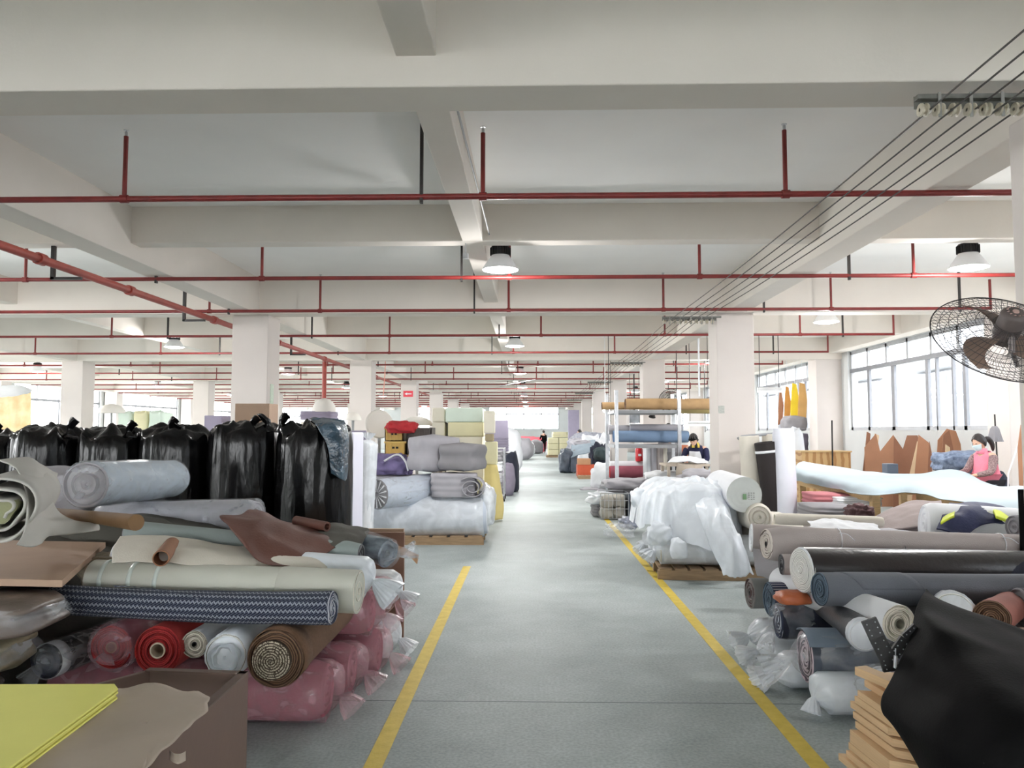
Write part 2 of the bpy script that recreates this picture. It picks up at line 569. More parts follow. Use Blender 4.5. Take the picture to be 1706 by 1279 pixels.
# ================================================================== HIGH BAY LAMPS
def lamp_parts(loc, z):
    x, y = loc
    r = empty('high_bay_lamp', (x, y, z))
    MB().lathe((x, y, z), [(.08, .17), (.1, .165), (.2, .02), (.205, 0), (.195, 0), (.19, .02)], 28).build('reflector', mat('lamp_reflector', (225, 226, 228), .5, .02, 9, 0), r)
    MB().lathe((x, y, z), [(.0005, -.03), (.06, -.027), (.12, -.018), (.17, -.004), (.192, .006)], 28).build('lens', M_LAMP, r)
    s = MB().lathe((x, y, z), [(.0, .27), (.1, .27), (.105, .255), (.105, .165), (.0, .165)], 24)
    for k in range(24):
        a = 2 * PI * k / 24
        s.box((x + .11 * math.cos(a), y + .11 * math.sin(a), z + .21), (.016, .004, .085), Matrix.Rotation(a, 3, 'Z'))
    s.build('heat_sink', mat('lamp_black', (30, 30, 32), .5, .1, 9, 0), r)
    d = MB().cyl((x, y, z + .27), (x, y, z + .3), .07, n=16).cyl((x - .03, y, z + .3), (x + .03, y, z + .3), .012, n=8)
    d.build('driver_cap', M_WHITE, r)
    MB().sweep(smooth_path([(x, y, z + .3), (x + .025, y, z + .34), (x, y, z + .385), (x - .025, y, z + .34), (x, y, z + .3)], 12), .005, 6).sweep([(x, y, z + .37), (x, y, SLAB if z > 3.3 else z + .42)], .005, 6).build('hook', M_STEEL, r)
    return r
lamps = [(-.34, 8.6 + 7.83 * k) for k in range(7)] + [(4.9, 8.62), (4.95, 12.9), (4.9, 20.6), (4.9, 28.4), (4.9, 36)]
lamps += [(-7.75, 8.6 + 7.85 * k) for k in range(7)] + [(-15.1, 15.5 + 7.6 * k) for k in range(5)]
proto = None
LP = bpy.data.lights.new('ceiling_fill_light', 'POINT')  # point light added below every lens to brighten ceiling and beams
LP.energy = LAMP_W * 1.45; LP.shadow_soft_size = .05; LP.color = (1.0, .985, .97)
LD = bpy.data.lights.new('high_bay_light', 'AREA')
LD.shape = 'DISK'; LD.size = .36; LD.energy = LAMP_W; LD.color = (1.0, .985, .97); LD.spread = PI
LD2 = LD.copy(); LD2.energy = LAMP_W * .5
LP2 = LP.copy(); LP2.energy = LAMP_W * .7
for i, (x, y) in enumerate(lamps):
    z = 3.42
    if proto is None: o = proto = lamp_parts((x, y), z)
    else: o = copy_thing(proto, (x, y, z))
    if x == -.34:
        lb = 'high bay lamp with glowing white lens over the aisle, %s from the camera' % ORD[i]
    elif x > 4:
        lb = 'high bay lamp over the right-hand cutting bay, %s from the camera' % ORD[i - 7]
    elif x > -8:
        lb = 'high bay lamp over the bay left of the near columns, %s from the camera' % ORD[i - 12]
    elif x > -16:
        lb = 'high bay lamp far off in the second bay to the left, %s from the camera' % ORD[i - 19]
    else:
        lb = 'high bay lamp far off beside the left outer wall, %s from the camera' % ORD[i - 24]
    tag(o, lb, 'lamp', 'high bay lamps')
    lo = bpy.data.objects.new('high_bay_light', LD2 if x > 4 else LD)
    COL.objects.link(lo)
    lo.parent = o
    lo.location = (0, 0, -.034)
    lo = bpy.data.objects.new('ceiling_fill_light', LP2 if x > 4 else LP)
    COL.objects.link(lo)
    lo.parent = o
    lo.location = (0, 0, -.10)

# thin conduit along the mid beam and ceiling camera-like sensor
c = MB().sweep([(-.47, 4.5, 3.66), (-.44, 8.1, 3.70), (-.37, 8.3, 3.80)], .008, 6)
tag(c.build('lamp_cable', M_GREYPAINT), 'thin grey cable running along the mid beam to the nearest aisle lamp', 'cable')
c = MB().sweep([(-.70, 8.2, 3.63), (-.70, 8.2, 3.52)], .008, 6).cyl((-.7, 8.2, 3.52), (-.7, 8.2, 3.46), .03, n=10)
tag(c.build('smoke_sensor', M_STEEL), 'small metal sensor hanging left of the nearest aisle lamp', 'sensor')

# ================================================================== OPEN CABLE RUN
WXS = [2.13, 2.25, 2.37, 2.49, 2.60]
WZ = 3.31
for k, x in enumerate(WXS):
    pts = [(x + 1.1, 3.05, WZ + .05), (x + .03, 3.1, WZ + .03), (x, 3.3, WZ + .02)] if k else [(x + 1.1, 2.75, WZ + .03), (x + .03, 2.8, WZ + .03), (x, 3.0, WZ + .02)]
    for a, b in zip(ROWS[2:], ROWS[3:]):
        for t in range(8):
            u = t / 8
            pts.append((x, a + (b - a) * u, WZ - .05 * 4 * u * (1 - u)))
        if b > 60: break
    o = MB().sweep(pts, .005, 6).build('power_cable', mat('cable_grey', (74, 72, 70), .6, .1, 9, 0))
    tag(o, 'grey power cable under the ceiling at the right, %s' % ['leftmost of five', 'second from the left', 'middle one of five', 'second from the right', 'rightmost of five'][k], 'cable', 'power cables on insulators')
M_PORC = mat('porcelain', (196, 188, 170), .35, .08, 20, 0)
for k, y in enumerate(ROWS[2:8]):
    r = empty('insulator_rack', (2.45, y, WZ))
    MB().bx(2.08, 3.0, y - .03, y + .02, WZ + .07, WZ + .095).bx(2.08, 3.0, y + .015, y + .02, WZ + .03, WZ + .10).build('angle_bar', mat('rack_steel', (112, 112, 108), .6, .2, 20, .1), r, smooth=False)
    for j in range(10):
        x = 2.11 + j * .083
        MB().lathe((x - .02, y - .02, WZ + .01), [(.01, 0), (.034, 0), (.036, .01), (.02, .016), (.02, .024), (.036, .03), (.034, .04), (.01, .04)], 14, (1, 0, 0)).build('spool_insulator', M_PORC, r)
    if k < 3:
        for j in range(5):
            x = 2.19 + j * .166
            MB().bx(x - .008, x + .008, y - .04, y - .034, WZ - .035, WZ + .1).build('strap', mat('rack_strap', (150, 150, 146), .5, .1, 20, 0), r, smooth=False)
    tag(r, 'insulator rack with porcelain spools under the ceiling beam, %s from the camera' % ORD[k], 'cable rack', 'insulator racks')
# ================================================================== FABRIC ROLLS, FILM, BAGS, HEAPS
def uvmat(name, fn, rough=.85, bump=0, bscale=80):
    """material driven by UV (u round the roll, v along it in metres); fn(N, L, u, v) -> colour socket"""
    if name in MATS: return MATS[name]
    m = bpy.data.materials.new(name)
    nt, N, L, b = nodes(m)
    uv = N.new('ShaderNodeUVMap')
    sp = N.new('ShaderNodeSeparateXYZ'); L.new(uv.outputs[0], sp.inputs[0])
    L.new(fn(N, L, sp.outputs['X'], sp.outputs['Y']), b.inputs['Base Color'])
    b.inputs['Roughness'].default_value = rough
    if bump:
        tc = N.new('ShaderNodeTexCoord')
        n2 = N.new('ShaderNodeTexNoise'); n2.inputs['Scale'].default_value = bscale
        L.new(tc.outputs['Object'], n2.inputs['Vector'])
        bp = N.new('ShaderNodeBump'); bp.inputs['Strength'].default_value = bump; bp.inputs['Distance'].default_value = .02
        L.new(n2.outputs[0], bp.inputs['Height']); L.new(bp.outputs[0], b.inputs['Normal'])
    MATS[name] = m
    return m

def M(N, L, op, a, b=None, c=None):
    n = N.new('ShaderNodeMath'); n.operation = op
    for i, x in enumerate((a, b, c)):
        if x is None: continue
        if isinstance(x, (int, float)): n.inputs[i].default_value = x
        else: L.new(x, n.inputs[i])
    return n.outputs[0]

def mixc(N, L, f, a, b):
    n = N.new('ShaderNodeMix'); n.data_type = 'RGBA'
    L.new(f, n.inputs['Factor'])
    for k, x in (('A', a), ('B', b)):
        if isinstance(x, tuple): n.inputs[k].default_value = rgb(x)
        else: L.new(x, n.inputs[k])
    return n.outputs['Result']

def nz(N, L, scale, coord='Object', detail=3, dist=0):
    tc = N.new('ShaderNodeTexCoord')
    n = N.new('ShaderNodeTexNoise'); n.inputs['Scale'].default_value = scale; n.inputs['Detail'].default_value = detail; n.inputs['Distortion'].default_value = dist
    L.new(tc.outputs[coord], n.inputs['Vector'])
    return n.outputs[0]

def spiral(name, c, line, pitch=.006, w=.35, rough=.9, speck=0):
    """layered end of a roll: lines wind outwards (u angle, v radius)"""
    def fn(N, L, u, v):
        t = M(N, L, 'ADD', M(N, L, 'DIVIDE', v, pitch), u)
        t = M(N, L, 'ADD', t, M(N, L, 'MULTIPLY', nz(N, L, 9), 1.5))
        f = M(N, L, 'LESS_THAN', M(N, L, 'FRACT', t), w)
        if speck:
            f = M(N, L, 'MULTIPLY', f, M(N, L, 'GREATER_THAN', nz(N, L, 160), .46))
        return mixc(N, L, f, c, line)
    return uvmat(name, fn, rough, .3, 120)

def rollbody(m, p0, p1, r, r1=None, lump=.03, n=40, nl=20, seed=0.0, flat=1.0, rc0=0, rc1=0, relief=.004, ends=(True, True), sag=0, round_=.0):
    p0, p1 = V(p0), V(p1)
    r1 = r if r1 is None else r1
    pts, rad = [], []
    ax = (p1 - p0)
    for i in range(nl + 1):
        t = i / nl
        pts.append(p0 + ax * t - V((0, 0, sag * 4 * t * (1 - t))))
        k = 1.0
        if round_:
            e = min(t, 1 - t) * ax.length
            if e < round_: k = .86 + .14 * math.sqrt(max(0, 1 - (1 - e / round_) ** 2))
        rad.append((r + (r1 - r) * t) * k)
    def rm(i, a):
        return 1 + lump * (noise.noise(V((math.cos(a) * 1.3 + seed, math.sin(a) * 1.3, pts[i].dot(ax.normalized()) * 2.2))) + .35 * noise.noise(V((math.cos(a) * 3 + seed, math.sin(a) * 3, pts[i].dot(ax.normalized()) * 7))))
    m.sweep(pts, rad, n, (False, False), flat=flat, rmod=rm)
    d = ax.normalized()
    for on, p, dr, rr, rc, idx in ((ends[0], p0, -d, rad[0], rc0, 0), (ends[1], p1, d, rad[-1], rc1, nl)):
        if not on: continue
        prof = []
        K = 13
        for j in range(K + 1):
            q = rr * 1.0 - (rr - rc) * j / K
            off = (relief * (1 if j % 2 else -1) if 0 < j < K else 0) + (relief * 1.5 * math.sin(j * 1.9 + seed) if 0 < j < K else 0)
            prof.append((max(q, .0005), off))
        up = V((0, 0, 1)) if abs(ax.normalized().z) < .9 else V((0, 1, 0))
        t = ax.normalized()
        x = up.cross(t)
        if x.length < 1e-4: x = V((1, 0, 0)).cross(t)
        x.normalize(); y = t.cross(x)
        rings = []
        for q, off in prof:
            rings.append([m.bm.verts.new(p + dr * off + x * (q * rm(idx, 2 * PI * k / n) * math.cos(2 * PI * k / n)) + y * (q * rm(idx, 2 * PI * k / n) * math.sin(2 * PI * k / n) * flat)) for k in range(n)])
        for i in range(K):
            for k in range(n):
                k2 = (k + 1) % n
                m.face([rings[i][k], rings[i][k2], rings[i + 1][k2], rings[i + 1][k]],
                       [(k / n, prof[i][0]), ((k + 1) / n, prof[i][0]), ((k + 1) / n, prof[i + 1][0]), (k / n, prof[i + 1][0])], 1)
    return m

def core(parent, p, d, rc, m, depth=.25):
    """cardboard tube with a real hole; d points out of the roll"""
    d = V(d).normalized()
    q = MB().lathe(V(p), [(rc, -.01), (rc, .006), (rc * .82, .006), (rc * .82, -depth), (.0005, -depth)], 20, d)
    return q.build('core_tube', m, parent)

def roll(name, p0, p1, r, mb, me=None, label=None, cat='fabric roll', group=None, rc=0, mcore=None, which=0, **kw):
    m = MB()
    if which == 0: kw['rc0'] = rc
    else: kw['rc1'] = rc
    rollbody(m, p0, p1, r, **kw)
    o = m.build(name, [mb, me or mb], ang=50)
    if rc:
        a, b = (V(p0), V(p1)) if which == 0 else (V(p1), V(p0))
        core(o, a, a - b, rc, mcore or M_CARD)
    return tag(o, label, cat, group)

def film(parent, p0, p1, r, m, knot=None, tail=.12, tail_r=.06, tdir=None, seed=0.0, n=56, wr=.035, close0=False, name='plastic_wrap', r0=None, droop=.4, bulge=0):
    """film sleeve from p0 (open or flat) to p1, where it is gathered into a knot `knot` metres beyond"""
    p0, p1 = V(p0), V(p1)
    d = (p1 - p0).normalized()
    L_ = (p1 - p0).length
    pts, rad, am = [], [], []
    r0 = r if r0 is None else r0
    if close0:
        pts += [p0 - d * .012, p0 - d * .01]; rad += [r * .02, r0 * .8]; am += [0, .6]
    for i in range(15):
        t = i / 14
        pts.append(p0 + d * L_ * t); rad.append(r0 + (r - r0) * t + bulge * math.sin(PI * t)); am.append(.5)
    if knot:
        dd = V(tdir).normalized() if tdir else (d + V((0, 0, -droop))).normalized()
        kp = p1 + d * knot * .6 + dd * knot * .4
        for t in (.25, .5, .75, .9):
            pts.append(p1.lerp(kp, t)); rad.append(r * (1 - t) ** .6 + .012 * t); am.append(.5 + 3.2 * t)
        pts.append(kp); rad.append(.014); am.append(2)
        for t in (.2, .5, .8, 1.0):
            pts.append(kp + dd * tail * t); rad.append(.014 + (tail_r - .014) * t ** .7); am.append(6)
    else:
        pts += [p1 + d * .008, p1 + d * .012]; rad += [r * .75, r * .02]; am += [1, 0]
    def rm(i, a):
        w = wr * am[i]
        return 1 + w * (.5 * math.sin(9 * a + seed + .4 * i) * .5 + .5 * noise.noise(V((math.cos(a) * 2.5 + seed, math.sin(a) * 2.5, i * .45))) + .35 * math.sin(17 * a + 2 * seed + .3 * i))
    mm = MB().sweep(pts, rad, n, (False, False), rmod=rm)
    return mm.build(name, m, parent, ang=180)

def bag(cx, cy, h, r, seed, m, label, group=None, knots=((0, 0),), lean=(0, 0), ry=None, z0=0.0):
    """tall black refuse sack packed round, pleated at the top and tied"""
    ry = r if ry is None else ry
    prof = [(.0, .001), (.0, .7), (.03, .93), (.12, .97), (.3, 1.0), (.55, 1.0), (.78, .98), (.89, .97), (.945, .92), (.975, .78), (.99, .5), (.995, .2), (1.0, .02)]
    N_ = 84
    def pt(u, v):
        x = u * (len(prof) - 1)
        i = min(int(x), len(prof) - 2); f = x - i
        z = prof[i][0] + (prof[i + 1][0] - prof[i][0]) * f
        q = prof[i][1] + (prof[i + 1][1] - prof[i][1]) * f
        a = 2 * PI * v
        pl = .016 * math.sin(23 * a + 3 * noise.noise(V((a, seed, z * 2)))) * max(0, (z - .6)) * 2.2
        w = .05 * noise.noise(V((math.cos(a) * 2.2 + seed, math.sin(a) * 2.2, z * 1.3))) + .028 * (1 - 2 * abs(noise.noise(V((math.cos(a) * 5 + seed, math.sin(a) * 5, z * 2.2)))))+ .012 * (1 - 2 * abs(noise.noise(V((math.cos(a) * 11 + seed, math.sin(a) * 11, z * 2.4)))))
        rr = q * (1 + pl + w)
        zz = h * z + (.05 * noise.noise(V((math.cos(a) * q * 3 + seed, math.sin(a) * q * 3, 4))) + .025 * math.sin(7 * a + seed) * q + .05 * (1 - 2 * abs(noise.noise(V((math.cos(a) * q * 2.2 + seed, math.sin(a) * q * 2.2, 9))))) if z > .9 else 0)
        return V((cx + lean[0] * z + r * rr * math.cos(a), cy + lean[1] * z + ry * rr * math.sin(a), z0 + zz))
    o = MB().grid(46, N_, pt, closed=True).build('refuse_sack', m, origin=(cx, cy, z0), ang=180)
    for q, (kx, kz) in enumerate(knots):
        b0 = V((cx + lean[0] + kx, cy + lean[1] - .16, z0 + h * .965))
        hh = .10 + kz; sg = -1 if q % 2 else 1
        rows = [[b0 + V((-.09, .02, -.02)), b0 + V((0, -.03, -.01)), b0 + V((.09, .01, -.02))],
                [b0 + V((-.028, .01, .04)), b0 + V((0, -.015, .05)), b0 + V((.028, .01, .04))],
                [b0 + V((-.04 + .02 * sg, .0, .04 + hh * .5)), b0 + V((.02 * sg, -.03, .05 + hh * .55)), b0 + V((.04 + .02 * sg, .02, .04 + hh * .45))],
                [b0 + V((-.05 + .06 * sg, .01, .05 + hh * .9)), b0 + V((.05 * sg, -.02, .04 + hh)), b0 + V((.035 + .05 * sg, .02, .02 + hh * .8))]]
        sheet(rows, 12, 10, .012, 14, seed + q).build('tied_ear', m, o, solid=.006)
    return tag(o, label, 'sack', group)

def heap(name, c, size, m, label, cat, group=None, seed=0.0, amp=.28, fr=2.0, sub=4, ridge=.5, flatb=True, parent=None, rz=0, floor=False):
    """lumpy pile: a displaced ball, flattened on its base"""
    mm = MB()
    c = V(c)
    if floor:
        t_ = c.z + size[2]
        size = (size[0], size[1], t_ / 1.85)
        c.z = size[2] * .85 + .002
    r = bmesh.ops.create_icosphere(mm.bm, subdivisions=sub, radius=1)
    R = Matrix.Rotation(rz, 3, 'Z')
    for v in mm.bm.verts:
        p = v.co.copy()
        q = p * fr + V((seed, seed * 2, seed * .5))
        k = 1 + amp * noise.noise(q) + amp * ridge * (1 - 2 * abs(noise.noise(q * 2.1 + V((3, 1, 7))))) * .6 + amp * .25 * noise.noise(q * 5)
        p = p * k
        # boxier than a ball
        p = V([math.copysign(abs(x) ** .75, x) for x in p])
        if flatb: p.z = max(p.z, -.85)
        v.co = c + R @ V((p.x * size[0], p.y * size[1], p.z * size[2]))
    if parent:
        return mm.build(name, m, parent, ang=180)
    return tag(mm.build(name, m, origin=c - V((0, 0, size[2] * .85)), ang=180), label, cat, group)

def folded(name, c, size, m, label, cat, group=None, layers=6, seed=0, rz=0, parent=None, edge=.03):
    """stack of folded cloth: one soft block with rounded fold layers"""
    def pt(u, v):
        a = 2 * PI * v
        # superellipse outline
        ca, sa = math.cos(a), math.sin(a)
        e = .35
        x = math.copysign(abs(ca) ** e, ca); y = math.copysign(abs(sa) ** e, sa)
        z = u
        b = 1 - edge * (1 + math.cos(2 * PI * layers * z)) * (.6 + .4 * noise.noise(V((x, y, seed))))
        if u <= 0 or u >= 1: b *= .001
        b *= 1 + .05 * noise.noise(V((x * 2 + seed, y * 2, z * 4)))
        return V((x * b * size[0] / 2, y * b * size[1] / 2, z * size[2] + .03 * size[2] * noise.noise(V((x * 2, y * 2, seed + z * 3)))))
    R = Matrix.Rotation(rz, 3, 'Z'); c = V(c)
    K = layers * 6
    us = [0] + [i / K for i in range(1, K)] + [1]
    mm = MB().grid(K, 48, lambda u, v: c + R @ pt(u, v), closed=True)
    if parent: return mm.build(name, m, parent, ang=180)
    return tag(mm.build(name, m, origin=c, ang=180), label, cat, group)

def pallet(c, sx, sy, label, h=.12, rz=0, slats=7):
    c = V(c); R = Matrix.Rotation(rz, 3, 'Z')
    r = empty('wooden_pallet', c)
    for k in range(slats):
        x = -sx / 2 + (k + .5) * sx / slats
        MB().box(c + R @ V((x, 0, h - .01)), (sx / slats * .8, sy, .02), R).build('deck_board', M_WOOD2, r, smooth=False)
    for k in range(3):
        y = -sy / 2 + .05 + k * (sy - .1) / 2
        MB().box(c + R @ V((0, y, (h - .02) / 2)), (sx, .09, h - .02), R).build('bearer', M_WOOD2, r, smooth=False)
    return tag(r, label, 'pallet')

# fabrics
F_CREAM = mat('cream_felt', (212, 206, 194), .9, .04, 5, .12, 120)
F_WHITE = mat('white_felt', (226, 228, 232), .9, .03, 5, .1, 120)
F_GREY = mat('grey_felt', (138, 136, 140), .92, .06, 5, .15, 140)
F_LGREY = mat('light_grey_felt', (172, 170, 176), .92, .05, 5, .15, 140)
F_TAUPE = mat('taupe_cloth', (170, 161, 158), .9, .05, 4, .15, 160)
F_GREEN = mat('grey_green_cloth', (142, 152, 150), .75, .05, 4, .1, 120)
F_BLUE = mat('blue_grey_cloth', (104, 108, 116), .85, .07, 4, .2, 160)
F_SLATE = mat('slate_plastic', (62, 68, 80), .28, .1, 5, .2, 18, c2=(92, 102, 116))
F_NAVY = mat('navy_cloth', (36, 40, 56), .8, .12, 5, .15, 120)
F_BLACK = mat('black_vinyl', (26, 22, 24), .3, .2, 4, .12, 30)
F_BLACKC = mat('black_cloth', (7, 7, 8), .75, .15, 3, .08, 90, spec=.12)
F_BAG = mat('black_bag_film', (8, 8, 10), .2, .25, 7, .4, 8, spec=.3, stretch=(1.6, 1.6, .45))
F_BAGB = mat('petrol_bag_film', (50, 72, 88), .22, .4, 7, .6, 26, spec=.8)
F_RED = mat('red_cloth', (166, 52, 48), .85, .1, 5, .15, 120)
F_PINK = mat('rose_cloth', (150, 78, 92), .85, .14, 5, .15, 120)
F_BROWN = mat('brown_leather', (98, 62, 52), .55, .1, 4, .12, 60)
F_BROWNC = mat('brown_hessian', (110, 82, 62), .9, .12, 60, .4, 160)
F_OLIVE = mat('olive_grey_cloth', (78, 76, 70), .85, .1, 4, .12, 90)
F_SILVER = mat('silver_film', (120, 130, 140), .2, .5, 9, .5, 14, metal=.4, stretch=(1, 1, 3))
F_FOAM = mat('yellow_foam', (232, 226, 188), .95, .05, 3, .1, 90)
F_FOAMC = mat('cream_foam', (238, 232, 216), .95, .04, 3, .1, 90)
F_MINT = mat('mint_foam', (218, 232, 220), .95, .04, 3, .1, 90)
F_LILAC = mat('lilac_foam', (150, 143, 162), .95, .06, 3, .1, 90)
F_ORANGE = mat('orange_box', (190, 84, 52), .6, .08, 3, .05, 40)
F_ORBAG = mat('orange_bag', (190, 104, 66), .45, .12, 8, .3, 30)
P_CLEAR = plastic('clear_film', (228, 233, 240), .10, .36, 6, bump=.2, stretch=(1, 1, 1.6))
P_PINK = plastic('pink_film', (220, 176, 186), .25, .5, 7, bump=.3)
P_MILK = plastic('milky_film', (236, 241, 247), .66, .86, 4, rough=.28, bump=.12)
P_WHITE = plastic('white_film', (232, 238, 245), .84, 1.0, 3, rough=.32, bump=.12)
E_CREAM = spiral('cream_layers', (224, 218, 206), (150, 146, 132), .009, .3)
E_WHITE = spiral('white_layers', (236, 236, 232), (176, 176, 172), .010, .28)
E_GREY = spiral('grey_layers', (128, 128, 130), (70, 70, 74), .008, .4)
E_RED = spiral('red_layers', (168, 46, 46), (118, 24, 28), .009, .4)
E_BLUE = spiral('blue_layers', (98, 116, 132), (52, 64, 76), .007, .45)
E_NAVY = spiral('navy_layers', (50, 56, 76), (176, 180, 190), .02, .22)
E_SPECK = spiral('hessian_layers', (74, 62, 52), (196, 186, 164), .012, .55, speck=1)
E_BROWN = spiral('brown_layers', (120, 92, 70), (66, 46, 36), .01, .45)
def _chev(N, L, u, v):
    z = M(N, L, 'PINGPONG', M(N, L, 'MULTIPLY', v, 46.0), .5)
    t = M(N, L, 'FRACT', M(N, L, 'ADD', M(N, L, 'MULTIPLY', u, 14.0), M(N, L, 'MULTIPLY', z, .8)))
    a = M(N, L, 'LESS_THAN', t, .27)
    d = M(N, L, 'LESS_THAN', M(N, L, 'FRACT', M(N, L, 'ADD', M(N, L, 'MULTIPLY', v, 52.0), M(N, L, 'MULTIPLY', u, 40.0))), .35)
    dark = mixc(N, L, d, (24, 28, 46), (84, 92, 112))
    return mixc(N, L, a, dark, (140, 144, 154))
F_CHEV = uvmat('chevron_knit', _chev, .9, .3, 140)
def _geo(N, L, u, v):
    cb = N.new('ShaderNodeCombineXYZ'); L.new(M(N, L, 'MULTIPLY', u, 9.0), cb.inputs[0]); L.new(M(N, L, 'MULTIPLY', v, 16.0), cb.inputs[1])
    vo = N.new('ShaderNodeTexVoronoi'); vo.feature = 'DISTANCE_TO_EDGE'; vo.inputs['Scale'].default_value = 1.0; vo.inputs['Randomness'].default_value = .55
    L.new(cb.outputs[0], vo.inputs['Vector'])
    f = M(N, L, 'LESS_THAN', vo.outputs[0], .11)
    f = M(N, L, 'MULTIPLY', f, M(N, L, 'GREATER_THAN', nz(N, L, 38), .44))
    return mixc(N, L, f, (40, 40, 44), (138, 136, 136))
F_GEO = uvmat('black_geometric_knit', _geo, .9, .3, 140)
def _strp(N, L, u, v):
    f = M(N, L, 'LESS_THAN', M(N, L, 'FRACT', M(N, L, 'MULTIPLY', u, 30.0)), .3)
    return mixc(N, L, f, (54, 60, 86), (170, 172, 180))
F_STRIPE = uvmat('blue_ticking', _strp, .9, .2, 120)
# ================================================================== LEFT FOREGROUND PILE
M_BOX = mat('brown_cabinet', (112, 90, 80), .55, .06, 3, .04, 30)
M_BOARD = mat('brown_board', (128, 92, 74), .6, .06, 2, .05, 30)
M_TAN = mat('tan_board', (176, 148, 126), .7, .06, 3, .04, 40)
M_TANE = mat('tan_board_edge', (140, 120, 104), .8, .06, 3, .04, 40)
M_PAPER = mat('brown_wrapping_paper', (180, 166, 152), .85, .07, 2.5, .25, 8)
M_YELC = mat('yellow_card_stack', (238, 234, 128), .75, .03, 3, .05, 40)

# open brown box in the corner, wrapping paper and yellow sheets on it
r = empty('brown_box', (-1.6, 2.95, 0))
bz = .60
A0, A1, A2, A3 = V((-1.17, 3.02, 0)), V((-.93, 2.35, 0)), V((-2.3, 1.55, 0)), V((-2.0, 3.2, 0))
def panel(a, b, t, z0, z1, nm='side_panel', mm=None):
    d = (b - a).normalized(); n = V((-d.y, d.x, 0)) * t
    return MB().prism([a + V((0, 0, z0)), b + V((0, 0, z0)), b + V((0, 0, z1)), a + V((0, 0, z1))], n).build(nm, mm or M_BOX, r, smooth=False, bevel=.003)
c1 = V((-1.17, 3.02, 0)) ; c2 = V((-1.12, 2.15, 0)) ; c3 = V((-2.35, 2.15, 0)) ; c4 = V((-1.72, 3.1, 0)); c5 = V((-2.35, 3.1, 0))
TL, TR_, BR, BL = P(205, 1117, 3.12), P(414, 1120, 3.12), P(414, 1120, 2.35), P(100, 1180, 2.3)
zt = .62
def Q(u, v, z):
    rr = CR @ V(((u - 853.0) / F, -(v - 639.5) / F, -1.0))
    t = (z - CAM.z) / rr.z
    return CAM + rr * t
b_tl, b_tr = Q(250, 1114, zt), Q(414, 1120, zt)
b_br = b_tr + V((.02, -1.0, 0)); b_bl = b_tl + V((-.75, -1.0, 0))
for q in (b_tl, b_tr, b_br, b_bl): q.z = 0
b_l = b_tl + V((-.28, -.42, 0))
panel(b_tl, b_tr, -.02, 0, zt); panel(b_tr, b_br, -.02, 0, zt); panel(b_l, b_tl, -.02, 0, zt); panel(b_bl, b_l, -.02, 0, zt)
MB().prism([b_tl + V((0, 0, .01)), b_tr + V((0, 0, .01)), b_br + V((0, 0, .01)), b_bl + V((0, 0, .01))], (0, 0, .02)).build('bottom_panel', M_BOX, r, smooth=False)
for a, b in ((b_tl, b_tr), (b_tr, b_br)):
    d = (b - a).normalized(); n = V((d.y, -d.x, 0)) * .035 if a is b_tl else V((d.y, -d.x, 0)) * .035
    MB().prism([a + V((0, 0, zt)), b + V((0, 0, zt)), b + n + V((0, 0, zt)), a + n + V((0, 0, zt))], (0, 0, .006)).build('rim_strip', mat('box_rim', (96, 76, 66), .5, .06, 3, 0), r, smooth=False)
tag(r, 'open brown box with thin rim standing in the near left corner', 'box')

zp = zt + .012
outl = [(195, 1147), (262, 1146), (330, 1157), (350, 1166), (345, 1180), (347, 1190), (322, 1210), (300, 1232), (270, 1255), (245, 1279), (225, 1330), (-20, 1330), (-60, 1200)]
pp = [Q(u, v, zp) for u, v in outl]
cen = V((sum(p.x for p in pp) / len(pp), sum(p.y for p in pp) / len(pp), zp))
m = MB()
nr, ns = 14, 96
def edge(t):
    x = t * len(pp); i = int(x) % len(pp); f = x - int(x)
    return pp[i].lerp(pp[(i + 1) % len(pp)], f)
def pf(u, v):
    p = cen.lerp(edge(v % 1.0), max(u, .001))
    return V((p.x, p.y, zp + .012 + .012 * noise.noise(V((p.x * 4, p.y * 4, 1))) + (.02 * noise.noise(V((p.x * 9, p.y * 9, 3))) if u > .8 else 0)))
m.grid(nr, ns, pf, closed=True)
tag(m.build('wrapping_paper', M_PAPER, solid=.002), 'grey-brown wrapping paper torn at its edge, lying over the brown box', 'paper')
MB_ = MB().grid(10, 6, lambda u, v: Q(283 + 26 * u, 1250 + 16 * v + 6 * math.sin(3 * u), zp - .02 + .03 * math.sin(PI * u)))
tag(MB_.build('torn_flap', M_PAPER, solid=.002), 'small curled paper scrap under the wrapping paper on the brown box', 'paper')
r = empty('yellow_sheet_stack', Q(60, 1200, zp + .04))
zy = zp + .05
ye = [Q(u, v, zy) for u, v in ((-120, 1140), (190, 1139), (196, 1147), (15, 1279), (-60, 1330), (-200, 1330))]
for k in range(4):
    off = V((.004 * math.sin(k * 2.1), .004 * math.cos(k * 1.7), -.010 * k))
    MB().prism([p + off for p in ye], (0, 0, -.007)).build('card_sheet', M_YELC, r, smooth=False, bevel=.002)
tag(r, 'stack of bright yellow card sheets on the wrapping paper, bottom left corner', 'card stack')

